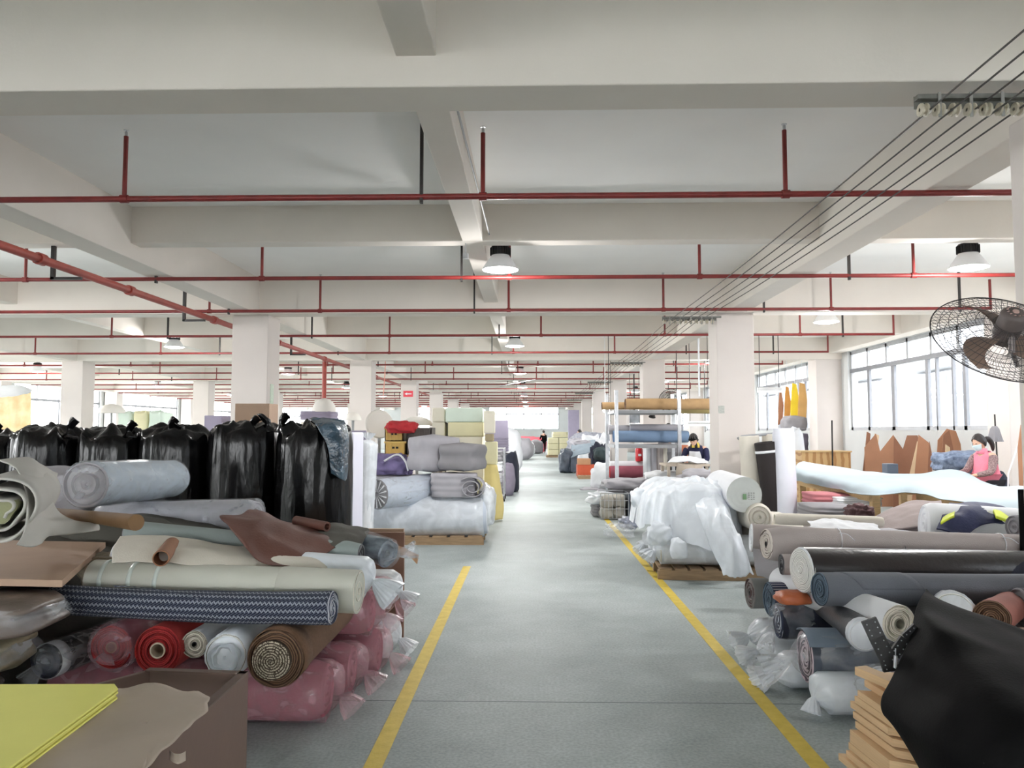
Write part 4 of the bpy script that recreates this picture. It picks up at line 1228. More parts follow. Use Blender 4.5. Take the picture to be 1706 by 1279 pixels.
tag(MB().cyl(P(1492, 1092, 3.1), P(1491, 1112, 3.1), .007, n=10).sweep([P(1492, 1080, 3.1), P(1492, 1092, 3.1)], .0025, 6).build('zip_pull', M_STEEL), 'small silver pull hanging where the two black strips meet', 'metal pull')

# ================================================================== MIDDLE RIGHT: film covered pile on a pallet
pl = pallet((1.98, 8.95, 0), 1.15, 1.1, 'wooden pallet under the milky film heap by the right yellow line', rz=-.06)
for k, (z, x0, y, rr) in enumerate([(.30, 1.42, 8.62, .155), (.27, 1.42, 8.95, .14), (.27, 1.4, 9.3, .14), (.27, 1.5, 9.7, .14)]):
    o = roll('filmed_roll', (x0, y, z), (x0 + 1.05, y - .05, z), rr, F_CREAM, E_WHITE, ['cream roll at the front of the film heap, just above the pallet', 'cream roll second from the front on the pallet', 'white-ended roll third from the front on the pallet', 'white-ended roll at the back of the pallet'][k], 'fabric roll', lump=.05, round_=.04)
    film(o, (x0 + 1.0, y - .05, z), (x0, y, z), rr * 1.05, P_MILK, knot=.07, tail=.12, tail_r=.07, tdir=(-.6, -.4, -.6), seed=k, wr=.06)
for k, (x, y, z) in enumerate([(1.5, 9.1, .58), (1.6, 9.5, .58)]):
    roll('filmed_roll', (x, y, z), (x + 1.0, y, z), .16, F_WHITE, E_WHITE, ['white roll under the front of the milky film', 'white roll under the back of the milky film'][k], 'fabric roll', lump=.04)
# the film itself: a draped shell
def shell(u, v):
    a = -PI + u * 2 * PI
    ca, sa = math.cos(a), math.sin(a)
    e = .62
    x = math.copysign(abs(ca) ** e, ca); y = math.copysign(abs(sa) ** e, sa)
    rad = min(1, v / .42) ** .85
    n1 = noise.noise(V((x * rad * 1.6, y * rad * 1.6, 1)))
    top = 1.0 + .10 * n1 - .10 * abs(x * rad) ** 2
    drop = max(0, (v - .36) / .64)
    hem = .50 - .42 * max(0, math.cos(a + .8)) ** 3 + .10 * noise.noise(V((ca * 2.5, sa * 2.5, 2)))
    z = top - drop ** 1.1 * (top - hem)
    ph = 11 * a + 3.0 * noise.noise(V((ca * 2, sa * 2, v * .7)))
    fold = (.075 * abs(math.sin(ph / 2)) + .04 * math.sin(ph * 1.7)) * min(1, drop * 2.2)
    cr_ = .035 * (1 - 2 * abs(noise.noise(V((x * rad * 3.2 + v, y * rad * 3.2, 4)))))
    rr2 = rad * (1 + fold) + .12 * drop
    return V((1.80 + .50 * rr2 * x, 9.15 + .66 * rr2 * y, z + cr_))
o = MB().grid(220, 40, shell, closed=False).build('film_sheet', P_WHITE, origin=(2.0, 9.0, .3), ang=180)
tag(o, 'big sheet of milky white film draped over the roll heap right of the aisle', 'film')
rows = [[P(1140, 800, 8.9), P(1170, 796, 8.9), P(1204, 806, 8.8)], [P(1160, 850, 8.4), P(1196, 843, 8.3), P(1216, 855, 8.35)], [P(1184, 910, 8.25), P(1214, 900, 8.05), P(1236, 908, 8.1)], [P(1205, 962, 8.1), P(1228, 966, 8.0), P(1256, 958, 8.05)]]
tag(sheet(rows, 40, 50, .05, 3, 8, stretch=(3, 3, .35)).build('film_sheet', P_WHITE, solid=.002), 'tail of milky film hanging to the floor at the right of the heap', 'film')
heap('knotted_film', P(1130, 915, 8.25), (.085, .07, .11), P_WHITE, 'white film knot hanging in front of the cream pallet roll', 'film', seed=3, amp=.4, sub=3)
heap('knotted_film', P(1072, 830, 9.2), (.14, .14, .12), P_WHITE, 'puffed bunch of milky film at the aisle end of the heap', 'film', seed=6, amp=.35, sub=4)
heap('knotted_film', P(1098, 890, 8.5), (.12, .12, .13), P_WHITE, 'puffed bunch of milky film over the pallet roll ends', 'film', seed=8, amp=.4, sub=4)
heap('crumpled_film', P(1032, 880, 11.6) - V((0, 0, .03)), (.2, .3, .1), P_CLEAR, 'crumpled clear film on the aisle line before the film heap', 'film', seed=12, amp=.5, sub=4)
heap('crumpled_film', P(1046, 872, 12.3), (.13, .2, .09), mat('dotted_film', (150, 156, 172), .4, .3, 25, .3, 20), 'grey-blue crumpled wrapper between the grey bin and film heap', 'film', seed=15, amp=.5, sub=4)
# round roll ends right of the heap
a, b = P(1240, 824, 8.35), P(1200, 808, 9.3)
o = roll('fabric_roll', a, b, .19, F_WHITE, mat('roll_end_film', (204, 208, 204), .35, .03, 6, .15, 20), 'large white roll with a small green printed mark on its film end', lump=.02, r1=.18, relief=.001)
d = (a - b).normalized()
pm = MB()
for (dx, dz, w_, h_) in [(.0, -.02, .035, .06)]:
    pm.box(a + d * .014 + V((dx, 0, dz)), (w_, .004, h_))
pm.build('green_mark', mat('green_print', (120, 158, 118), .5, .1, 9, 0), o, smooth=False)
pm = MB()
for i in range(3):
    for j in range(4):
        pm.box(a + d * .014 + V((.045 + i * .026, 0, .02 - j * .022)), (.017 if (i + j) % 3 else .01, .003, .008))
pm.build('printed_lines', mat('grey_print', (130, 132, 128), .5, .1, 9, 0), o, smooth=False)
roll('fabric_roll', P(1265, 862, 8.3), P(1235, 852, 9.3), .15, F_CREAM, F_CREAM, 'cream roll under the roll with the green mark', lump=.04, round_=.08)
heap('fabric_bundle', (2.75, 9.0, .3), (.35, .6, .36), F_CREAM, 'pale bundle on the floor supporting the white roll with green mark', 'fabric bundle', seed=31, amp=.12)
# rolls standing by the near right column
def stand(u0, v0, u1, v1, Y, r, m, lb, tilt=0, **kw):
    t = P((u0), v0, Y); b = P(u1, v1, Y + tilt); b.z = .005
    return roll('standing_roll', t, b, r, m, kw.pop('me', m), lb, 'fabric roll', lump=.04, **kw)
stand(1248, 727, 1258, 860, 11.55, .15, F_CREAM, 'cream roll standing against the near right column', flat=.8)
o = stand(1276, 737, 1298, 860, 11.3, .165, mat('dark_brown_cloth', (38, 32, 32), .85, .1, 5, .1), 'black-brown roll leaning between the cream and white standing rolls')
t, b_ = P(1276, 737, 11.3), P(1298, 860, 11.3)
b_.z = .005
c = t.lerp(b_, .09); d = (b_ - t).normalized() * .018
MB().sweep([c - d, c + d], [.17, .17], 30, (False, False)).build('white_band', F_WHITE, o, solid=.003)
stand(1305, 714, 1310, 862, 11.2, .155, mat('cool_white_felt', (222, 224, 234), .9, .03, 5, .1, 120), 'tallest white roll standing beside the black-brown one', round_=.03)
stand(1285, 724, 1290, 862, 11.75, .14, F_CREAM, 'cream roll standing behind the black-brown one')
rail = MB().sweep([P(1229, 731, 11.6), P(1236, 727, 11.6), P(1290, 722, 11.7)], .022, 10)
tag(rail.build('metal_rail', M_GREYPAINT), 'grey bar across the tops of the standing rolls', 'bar')
a = P(1292, 864, 7.4)
roll('fabric_roll', a, a + V((.95, -.1, -.02)), .055, F_CREAM, F_CREAM, 'thin cream roll lying behind the taupe rolls', lump=.04, round_=.03)
heap('fabric_bundle', (2.85, 7.35, .44), (.4, .3, .26), F_LGREY, 'light grey bundle under the thin cream roll', 'fabric bundle', seed=44, amp=.12, floor=True)
heap('fabric_bundle', (3.0, 6.9, .33), (.75, .6, .39), F_LGREY, 'light grey bundle on the floor behind the right pile', 'fabric bundle', seed=40, amp=.15)
rows = [[P(1345, 868, 7.1), P(1375, 866, 7.2), P(1410, 868, 7.2), P(1462, 876, 7.0)], [P(1350, 878, 6.9), P(1378, 872, 6.9), P(1415, 878, 6.9), P(1466, 884, 6.8)], [P(1348, 886, 6.7), P(1380, 884, 6.7), P(1420, 888, 6.7), P(1468, 890, 6.6)]]
tag(sheet(rows, 20, 30, .02, 7, 2).build('fabric_length', F_WHITE, solid=.003), 'crumpled white cloth edge behind the long taupe roll', 'cloth')
# ================================================================== PEOPLE
def skinned(name, J, E, m, parent, root=None, sub=2):
    """J: {joint: (point, radius or (rx, ry))}; one continuous skinned surface"""
    ks = list(J)
    o_ = ORG[parent.name] if parent is not None else V((0, 0, 0))
    me = bpy.data.meshes.new(name)
    me.from_pydata([V(J[k][0]) - o_ for k in ks], [(ks.index(a), ks.index(b)) for a, b in E], [])
    ob = bpy.data.objects.new(name, me)
    COL.objects.link(ob)
    if parent is not None: ob.parent = parent
    ORG[ob.name] = o_
    sm = ob.modifiers.new('skin', 'SKIN')
    sm.use_smooth_shade = True
    if not me.skin_vertices: raise RuntimeError('no skin layer')
    for i, k in enumerate(ks):
        r = J[k][1]
        me.skin_vertices[0].data[i].radius = r if isinstance(r, tuple) else (r, r)
        me.skin_vertices[0].data[i].use_root = (k == (root or ks[0]))
    ss = ob.modifiers.new('subsurf', 'SUBSURF'); ss.levels = sub; ss.render_levels = sub
    me.materials.append(m)
    return ob

def person(base, face, h, label, skin_c, top_m, leg_m, hair_m, pose, tail=False, extras=(), detail=True, seated=False, arms_m=None):
    """base: point on the floor; face: heading of the nose (radians from +x); pose: local offsets (fwd, side, up)"""
    base = V(base)
    f = V((math.cos(face), math.sin(face), 0)); s = V((-f.y, f.x, 0)); u = V((0, 0, 1))
    k = h / 1.6
    def L_(p): return base + (f * p[0] + s * p[1] + u * p[2]) * k
    D = dict(pelvis=(0, 0, .88), spine=(0, 0, 1.02), chest=(0, 0, 1.2), neck=(.01, 0, 1.35), head=(.03, 0, 1.45),
             lsh=(0, .15, 1.3), rsh=(0, -.15, 1.3), lel=(.02, .2, 1.04), rel=(.02, -.2, 1.04), lwr=(.12, .17, .84), rwr=(.12, -.17, .84),
             lhip=(0, .085, .84), rhip=(0, -.085, .84), lkn=(.03, .09, .46), rkn=(.03, -.09, .46), lan=(0, .09, .08), ran=(0, -.09, .08), lto=(.15, .1, .03), rto=(.15, -.1, .03))
    tilt = pose.pop('_', 0)
    D.update(pose)
    J = {n: (L_(p), 0) for n, p in D.items()}
    R_ = dict(pelvis=.13, spine=.115, chest=(.13, .105), neck=.045, head=.05, lsh=.055, rsh=.055, lel=.036, rel=.036, lwr=.024, rwr=.024, lhip=.085, rhip=.085, lkn=.055, rkn=.055, lan=.036, ran=.036, lto=.03, rto=.03)
    J = {n: (J[n][0], tuple(x * k for x in R_[n]) if isinstance(R_[n], tuple) else R_[n] * k) for n in J}
    E = [('pelvis', 'spine'), ('spine', 'chest'), ('chest', 'neck'), ('neck', 'head'), ('chest', 'lsh'), ('chest', 'rsh'), ('lsh', 'lel'), ('lel', 'lwr'), ('rsh', 'rel'), ('rel', 'rwr'),
         ('pelvis', 'lhip'), ('pelvis', 'rhip'), ('lhip', 'lkn'), ('lkn', 'lan'), ('rhip', 'rkn'), ('rkn', 'ran'), ('lan', 'lto'), ('ran', 'rto')]
    r = empty('person', base)
    tag(r, label, 'person')
    JB = dict(J)
    EB = list(E)
    # hands with fingers
    for sd in ('l', 'r'):
        w_, e_ = J[sd + 'wr'][0], J[sd + 'el'][0]
        d = (w_ - e_).normalized()
        side = d.cross(u).normalized()
        if side.length < .1: side = s
        JB[sd + 'palm'] = (w_ + d * .055 * k, .026 * k)
        EB.append((sd + 'wr', sd + 'palm'))
        if detail:
            for q in range(4):
                a_ = w_ + d * .085 * k + side * (q - 1.5) * .02 * k
                b_ = a_ + d * (.045 if q in (1, 2) else .035) * k - u * .01 * k
                JB['%sf%da' % (sd, q)] = (a_, .009 * k); JB['%sf%db' % (sd, q)] = (b_ + d * .02 * k - u * .015 * k, .007 * k)
                EB += [(sd + 'palm', '%sf%da' % (sd, q)), ('%sf%da' % (sd, q), '%sf%db' % (sd, q))]
            sg = 1 if sd == 'l' else -1
            JB[sd + 'th'] = (w_ + d * .06 * k + side * .04 * sg * k, .009 * k)
            EB.append((sd + 'palm', sd + 'th'))
    body = skinned('body', JB, EB, skin_c, r, 'pelvis', 2)
    # head: lofted, with brow, nose, mouth, chin, ears
    hc = J['head'][0] + (J['head'][0] - J['neck'][0]).normalized() * .035 * k
    up = (J['head'][0] - J['neck'][0]).normalized()
    fw = (f * math.cos(tilt) - u * math.sin(tilt)); up = (u * math.cos(tilt) + f * math.sin(tilt)); sdv = up.cross(fw)
    def hp(lon, lat):
        # lon 0 = nose direction
        cl = math.cos(lat)
        x, y, z = math.cos(lon) * cl, math.sin(lon) * cl, math.sin(lat)
        rx, ry, rz = .092, .074, .115
        if z < 0: rx *= 1 - .18 * (-z); ry *= 1 - .35 * (-z)
        p = V((x * rx, y * ry, z * rz))
        g = lambda a, b, sa, sb: math.exp(-((lon - a) / sa) ** 2 - ((lat - b) / sb) ** 2)
        p.x += .026 * g(0, -.12, .13, .2) - .008 * g(.36, .1, .16, .13) - .008 * g(-.36, .1, .16, .13) + .006 * g(0, -.5, .3, .1) + .01 * g(0, -.85, .35, .15)
        p.y += .014 * g(1.6, 0, .12, .25) - .014 * g(-1.6, 0, .12, .25)
        return hc + (fw * p.x + sdv * p.y + up * p.z) * k
    MB().grid(36, 28, lambda a, b: hp(-PI + 2 * PI * a, -PI / 2 + PI * b)).build('head', skin_c, body, ang=180)
    if detail:
        ee = MB()
        for sg in (-1, 1):
            ee.box(hc + (fw * .084 + sdv * .03 * sg + up * .014) * k, (.016 * k, .016 * k, .007 * k), Matrix.Rotation(face, 3, 'Z'))
        ee.build('eyes', F_NAVY, body)
    def hair_fn(a, b):
        lon = -PI + 2 * PI * a
        back = (1 - math.cos(lon)) / 2
        lo_ = .62 - 1.15 * min(1, back * 1.6)
        lat = lo_ + (PI / 2 - lo_) * b
        p = hp(lon, lat) - hc
        return hc + p * (1.13 + .02 * math.sin(9 * lon)) + up * .006 * k
    if hair_m: MB().grid(36, 14, hair_fn).build('hair', hair_m, r, ang=180)
    if tail:
        a0 = hc - fw * .1 * k + up * .02 * k
        MB().sweep(smooth_path([a0, a0 - fw * .06 * k - up * .01, a0 - fw * .1 * k - up * .1 * k, a0 - fw * .08 * k - up * .2 * k], 10), [.03 * k, .035 * k, .035 * k, .036 * k, .036 * k, .036 * k, .034 * k, .032 * k, .028 * k, .02 * k, .006 * k], 12).build('ponytail', hair_m, r)
    # clothes
    def scl(names, q, add=.0):
        return {n: (J[n][0], tuple(x * q + add for x in J[n][1]) if isinstance(J[n][1], tuple) else J[n][1] * q + add) for n in names}
    T = scl(['pelvis', 'spine', 'chest', 'lsh', 'rsh'], 1.1, .006)
    T['neck'] = (J['neck'][0] - u * .025 * k, .055 * k)
    T['hem'] = (J['pelvis'][0] - u * .13 * k, .165 * k)
    skinned('shirt', T, [('hem', 'pelvis'), ('pelvis', 'spine'), ('spine', 'chest'), ('chest', 'lsh'), ('chest', 'rsh'), ('chest', 'neck')], top_m, r, 'pelvis')
    for sd in ('l', 'r'):
        A = scl([sd + 'sh', sd + 'el', sd + 'wr'], 1.15, .008)
        skinned('sleeve', A, [(sd + 'sh', sd + 'el'), (sd + 'el', sd + 'wr')], arms_m or top_m, r, sd + 'sh')
    B = scl(['pelvis', 'lhip', 'rhip', 'lkn', 'rkn', 'lan', 'ran'], 1.08, .008)
    skinned('trousers', B, [('pelvis', 'lhip'), ('pelvis', 'rhip'), ('lhip', 'lkn'), ('lkn', 'lan'), ('rhip', 'rkn'), ('rkn', 'ran')], leg_m, r, 'pelvis')
    for sd in ('l', 'r'):
        skinned('shoe', {'a': (J[sd + 'an'][0] - u * .035 * k, .045 * k), 'b': (J[sd + 'to'][0] + u * .006, .04 * k)}, [('a', 'b')], F_NAVY, r, 'a')
    return r, dict(hc=hc, fw=fw, up=up, sd=sdv, k=k, hp=hp, J=J, f=f, s=s)

SKIN = mat('skin', (214, 172, 148), .6, .04, 12, 0)
HAIR = mat('dark_hair', (36, 28, 26), .5, .2, 40, .2, 120, stretch=(1, 1, 6))
PINKTOP = mat('pink_jersey', (232, 132, 152), .85, .05, 8, .2, 80)
def _latt(N, L, u, v): return None
LATT = mat('brown_lattice_sleeve', (96, 72, 74), .85, .1, 60, .2, 80, c2=(170, 146, 146))
TROU = mat('dark_trousers', (48, 46, 54), .85, .1, 6, .1)
# woman in pink at the cutting table
wb = P(1643, 800, 10.9); wb.z = 0
r, g = person((wb.x, wb.y, 0), PI + .25, 1.57, 'person with dark ponytail and pale face mask in a pink top beside the table', SKIN, PINKTOP, TROU, HAIR,
              dict(chest=(.03, 0, 1.2), neck=(.05, 0, 1.34), head=(.08, 0, 1.43), lel=(.12, .22, 1.06), rel=(.12, -.22, 1.06), lwr=(.34, .17, 1.02), rwr=(.34, -.15, 1.02), _=.3), tail=True, arms_m=LATT)
MB().grid(14, 8, lambda a, b: g['hc'] + (g['hp'](-1.2 + 2.4 * a, -.95 + .95 * b) - g['hc']) * 1.1 + g['fw'] * .008).build('face_mask', mat('mask_blue', (206, 228, 234), .7, .03, 9, .05), r, solid=.002)
nk = g['J']['neck'][0]
MB().sweep([nk + V((0, 0, -.03)), nk + V((0, 0, .045))], [.07, .058], 20, (False, False)).build('collar', PINKTOP, r, solid=.006)
# man in cap
mb_ = P(1163, 760, 14.9); mb_.z = 0
NAVYK = mat('navy_jumper', (30, 32, 66), .85, .1, 6, .15, 80)
r, g = person((mb_.x, mb_.y, 0), -PI / 2 - .5, 1.62, 'person in a black cap and navy jumper with white apron, bent over the work table', SKIN, NAVYK, TROU, HAIR,
              dict(chest=(.1, 0, 1.18), spine=(.03, 0, 1.02), neck=(.18, 0, 1.32), head=(.25, 0, 1.39), lsh=(.11, .17, 1.27), rsh=(.11, -.17, 1.27), lel=(.2, .24, 1.05), rel=(.2, -.24, 1.05), lwr=(.38, .12, .98), rwr=(.38, -.13, .98), _=.5))
MB().grid(30, 10, lambda a, b: g['hc'] + (g['hp'](-PI + 2 * PI * a, .36 + (PI / 2 - .36) * b) - g['hc']) * 1.16).build('cap', F_BLACKC, r, ang=180)
MB().grid(14, 5, lambda a, b: g['hc'] + (g['hp'](-.9 + 1.8 * a, .38) - g['hc']) * (1.12 + .32 * b) - g['up'] * .012 * b).build('cap_peak', F_BLACKC, r, solid=.004)
nk = g['J']['neck'][0]
yb = uvmat('yellow_black_scarf', lambda N, L, u, v: mixc(N, L, M(N, L, 'LESS_THAN', M(N, L, 'FRACT', M(N, L, 'MULTIPLY', u, 5.0)), .5), (36, 34, 30), (214, 186, 84)), .85)
MB().sweep([nk + V((0, 0, -.05)), nk + V((0, 0, .0)), nk + V((0, 0, .05))], [.09, .085, .06], 24, (False, False)).build('scarf', yb, r, solid=.01)
ch = g['J']['chest'][0]; pe = g['J']['pelvis'][0]
rows = [[ch + g['s'] * .1 * q + g['f'] * (.15 - .03 * abs(q)) + V((0, 0, .02)) for q in (-1, 0, 1)], [pe + g['s'] * .15 * q + g['f'] * (.19 - .04 * abs(q)) + V((0, 0, .03)) for q in (-1, 0, 1)], [pe + g['s'] * .17 * q + g['f'] * .19 - V((0, 0, .35)) for q in (-1, 0, 1)]]
sheet(rows, 16, 16, .006, 6, 2).build('apron', F_WHITE, r, solid=.004)
# others far off
pb = P(1115, 760, 17.6); pb.z = 0
person((pb.x, pb.y, 0), PI / 2, 1.76, 'person behind the steel rack, only dark hair showing above the blue rolls', SKIN, F_GREY, TROU, HAIR, {}, detail=False)
pb = P(906, 752, 56); pb.z = 0
person((pb.x, pb.y, 0), PI / 2 + .3, 1.66, 'far person in black standing at the end of the aisle', SKIN, F_BLACKC, F_BLACKC, HAIR, dict(lwr=(.3, .17, 1.0), lel=(.1, .22, 1.05)), detail=False)
pb = P(967, 752, 36); pb.z = 0
person((pb.x, pb.y, 0), PI, 1.66, 'far person in dark clothes beside the fourth right column', SKIN, F_BLACKC, F_BLACKC, HAIR, dict(lwr=(.3, .17, 1.0), rwr=(.3, -.17, 1.0)), detail=False)
# ================================================================== MIDDLE LEFT (pallet group)
pallet((-1.55, 11.45, 0), 1.75, 1.1, 'wooden pallet under the big ice-white filmed roll left of the aisle', rz=.02)
ICE = mat('ice_white_fabric', (196, 204, 216), .7, .03, 3, .08, 90)
a, b = P(612, 862, 11.2), P(812, 858, 11.2)
o = roll('filmed_roll', a, b, .29, ICE, F_WHITE, 'largest ice-white roll in film lying across the left pallet', lump=.03, round_=.12)
film(o, a + V((.02, 0, 0)), b - V((.05, 0, 0)), .30, P_MILK, knot=None, seed=3, wr=.05, close0=True, bulge=.01)
a, b = P(629, 823, 10.55), P(722, 813, 11.5)
o = roll('filmed_roll', a, b, .205, ICE, F_GREY, 'pale roll with dark filmed round end facing the camera, on the left pallet', r1=.22, lump=.02)
film(o, b, a, .212, P_CLEAR, None, seed=6, wr=.05)
rr = .2
st = MB()
for k in range(14):
    an = 2 * PI * k / 14 + .2
    d = (a - b).normalized()
    x = V((0, 0, 1)).cross(d).normalized(); y = d.cross(x)
    p_ = x * math.cos(an) + y * math.sin(an)
    st.prism([a + d * .02 + p_ * .03, a + d * .016 + p_ * rr * .95 + x * .0, a + d * .016 + (x * math.cos(an + .12) + y * math.sin(an + .12)) * rr * .95], d * .004)
st.build('film_pleats', F_WHITE, o, smooth=False)
def quilt(name, rows, m, lb, th=.05, **kw):
    return tag(sheet(rows, 36, 36, kw.pop('amp', .03), kw.pop('fr', 4), kw.pop('seed', 1)).build(name, m, solid=th), lb, 'quilt')
o = folded('folded_quilt', P(757, 828, 11.2) - V((0, 0, 0)), (.66, .5, .36), F_LGREY, 'folded grey quilt squeezed between the pale roll and the stacked quilts', 'quilt', layers=4, seed=2)
folded('grey_quilt', P(722, 786, 11.5), (.66, .7, .56), F_LGREY, 'grey quilt bundle with folded corner, left of the two on the filmed rolls', 'quilt', layers=2, seed=3.3, rz=.5, edge=.06)
folded('grey_quilt', P(771, 785, 11.3), (.6, .7, .42), F_GREY, 'darker grey quilt bundle tied with a band, right of the two on the filmed rolls', 'quilt', layers=2, seed=8.3, rz=-.25, edge=.07)
c = P(745, 766, 11.0)
q = P(789, 812, 11.0)
m = MB()
m.grid(70, 6, lambda u, v: q + V((-.02 + (.03 + .13 * u) * math.cos(1 + u * 14) * 1.25, .35 * v - .1, (.03 + .13 * u) * math.sin(1 + u * 14))))
tag(m.build('rolled_quilt', F_LGREY, solid=.012), 'rolled grey quilt end under the darker quilt bundle, spiral showing', 'quilt')
heap('filmed_bundle', P(812, 842, 11.4), (.12, .4, .3), P_MILK, 'puffed film at the aisle end of the ice-white roll', 'film', seed=14, amp=.25)
# standing strips beside the sacks
a = P(585, 720, 8.2)
m = MB().bx(a.x - .05, a.x + .05, 8.1, 8.6, 0, a.z)
tag(m.build('foam_strip', mat('lilac_white_foam', (214, 214, 228), .9, .03, 3, .05), bevel=.02), 'tall lilac-white foam strip standing against the largest black sack', 'foam')
a = P(613, 740, 9.6)
o = roll('standing_roll', a, V((a.x - .05, 9.5, .005)), .115, F_WHITE, F_WHITE, 'white roll standing upright in film beside the foam strip', r1=.13, lump=.08, round_=.05)
film(o, V((a.x - .05, 9.5, .02)), a, .125, P_MILK, knot=.06, tail=.08, tail_r=.08, seed=2, wr=.06)
a = P(596, 717, 10.4)
tag(MB().bx(a.x - .11, a.x + .11, 10.4, 10.46, .0, a.z).build('room_divider', F_LILAC, bevel=.01), 'dusky lilac panel standing behind the upright white roll', 'panel')
# crates, basket, cloths
def crate(u0, u1, v0, v1, Y, m, lb, name='plastic_crate', dep=.4):
    a, b = P(u0, v1, Y), P(u1, v0, Y)
    r = empty(name, ((a.x + b.x) / 2, Y + dep / 2, a.z))
    w_ = b.x - a.x; h_ = b.z - a.z; x0 = a.x; z0 = a.z
    t = .015
    mm = MB().bx(x0, x0 + w_, Y, Y + t, z0, z0 + h_).bx(x0, x0 + w_, Y + dep - t, Y + dep, z0, z0 + h_).bx(x0, x0 + t, Y, Y + dep, z0, z0 + h_).bx(x0 + w_ - t, x0 + w_, Y, Y + dep, z0, z0 + h_).bx(x0, x0 + w_, Y, Y + dep, z0, z0 + t)
    mm.build('shell', m, r, smooth=False)
    MB().bx(x0 - .01, x0 + w_ + .01, Y - .012, Y, z0 + h_ - .03, z0 + h_).bx(x0 + w_ * .35, x0 + w_ * .65, Y - .004, Y, z0 + h_ * .45, z0 + h_ * .6, 1).build('rim', [m, M_DARK], r, smooth=False)
    for k in range(5):
        xx = x0 + w_ * (k + .5) / 5
        MB().bx(xx - .008, xx + .008, Y - .01, Y, z0 + .01, z0 + h_ - .03).build('rib', m, r, smooth=False)
    return tag(r, lb, 'crate')
YC = mat('yellow_crate_plastic', (222, 188, 108), .5, .05, 4, .03)
# table carrying the crates
tz = P(660, 757, 12.6).z
def table(x0, x1, y0, y1, z, m, lb, name='work_table', th=.04, leg=.05):
    r = empty(name, ((x0 + x1) / 2, (y0 + y1) / 2, 0))
    MB().bx(x0, x1, y0, y1, z - th, z).build('table_top', m, r, smooth=False, bevel=.003)
    for x in (x0 + leg, x1 - leg):
        for y in (y0 + leg, y1 - leg):
            MB().bx(x - leg / 2, x + leg / 2, y - leg / 2, y + leg / 2, 0, z - th).build('leg', m, r, smooth=False)
    return tag(r, lb, 'table')
table(-2.75, -1.5, 12.5, 13.3, tz, M_WOOD2, 'dark wooden bench carrying the yellow crates left of the aisle', 'work_bench')
crate(641, 676, 735, 757, 12.6, YC, 'lower yellow crate with a dark slot on the bench')
crate(641, 672, 712, 734.5, 12.6, YC, 'upper yellow crate, cream-yellow, stacked below the red cloth')
crate(677, 719, 712, 757, 12.55, mat('dark_basket', (84, 78, 74), .7, .1, 20, .1), 'dark grey ribbed basket beside the yellow crates', 'ribbed_basket', .5)
heap('red_cloth', P(670, 712, 12.5), (.24, .2, .11), mat('crimson_cloth', (176, 44, 50), .85, .12, 5, .15), 'crumpled crimson cloth lying on the yellow crates', 'cloth', seed=4, amp=.35, fr=2.6)
heap('purple_cloth', P(652, 775, 11.9), (.32, .2, .17), mat('purple_cloth', (120, 110, 150), .85, .3, 6, .15), 'crumpled purple cloth below the yellow crates', 'cloth', seed=7, amp=.4, fr=2.8)
tag(MB().sweep(smooth_path([P(640, 768, 11.6), P(662, 757, 11.6), P(675, 768, 11.6), P(680, 784, 11.6)], 16), .015, 8).build('white_strap', F_WHITE), 'white strap looping over the purple cloth', 'strap')
a = P(655, 795, 12.0)
tag(MB().bx(-2.7, -1.5, 11.7, 12.4, a.z + .0, a.z + .03).bx(-2.65, -2.55, 11.8, 12.3, 0, a.z).bx(-1.65, -1.55, 11.8, 12.3, 0, a.z).build('low_table', F_LGREY, smooth=False), 'low grey table under the purple cloth', 'table')
# white dome shapes (covered fan heads) and discs
DOME = mat('dome_white', (226, 222, 216), .6, .03, 5, .03)
def dome(u, v, Y, rpx, lb, flat=1.0, ax=(0, 0, 1), pole=True, m=DOME):
    c = P(u, v, Y); R_ = rpx * Y / F
    r = empty('white_dome', (c.x, c.y, 0))
    MB().lathe(c, [(R_ * math.cos(t), R_ * flat * math.sin(t)) for t in [i * PI / 24 for i in range(13)]], 32, ax, cap=(True, False)).build('shell', m, r)
    if pole: MB().cyl((c.x, c.y, 0), c, .03).cyl((c.x, c.y, 0), (c.x, c.y, .02), .2).build('stand', M_GREYPAINT, r)
    return tag(r, lb, 'fan cover')
dome(540, 686, 14.2, 20, 'white dome on top of the lilac foam block behind the sacks', 1.15)
a, b = P(497, 697, 14.0), P(553, 684, 14.0)
r = tag(folded('lilac_foam_block', ((a.x + b.x) / 2, 14.3, b.z - .17), (b.x - a.x, .6, .17), mat('lilac_foam', (150, 140, 168)), 'lilac foam block with a white edge behind the sacks', 'foam', layers=3), None)
folded('foam_block', ((a.x + b.x) / 2, 14.3, 0), (b.x - a.x, .6, b.z - .18), F_FOAMC, 'cream foam stack under the lilac block behind the sacks', 'foam', layers=6)
c = P(632, 706, 13.6)
r = empty('round_disc', (c.x, c.y, 0))
MB().lathe(c, [(.0005, -.05), (.12, -.045), (.24, -.02), (.26, 0), (.24, .03), (.0005, .04)], 36, (.5, -.8, .1)).build('disc', DOME, r)
MB().cyl((c.x, c.y, 0), c, .03).build('stand', M_GREYPAINT, r)
tag(r, 'round white disc standing beside the second left column', 'fan cover')
dome(695, 709, 15.2, 26, 'wide low white dome behind the dark basket', .6)
dome(186, 688, 21.5, 22, 'white dome far left above the cream foam stack', .7)
dome(588, 700, 17.0, 14, 'small white dome left of the second left column', 1.0)
a, b = P(190, 700, 21.4), P(268, 684, 21.4)
for k in range(3):
    folded('foam_block', (a.x + (b.x - a.x) * (k + .5) / 3, 21.9, 0), ((b.x - a.x) / 3 - .02, .8, b.z), F_FOAM if k % 2 else F_MINT, ['mint foam stack far left behind the sacks, leftmost', 'yellow foam stack far left between two mint ones', 'mint foam stack far left beside the third column'][k], 'foam', layers=7, seed=k)
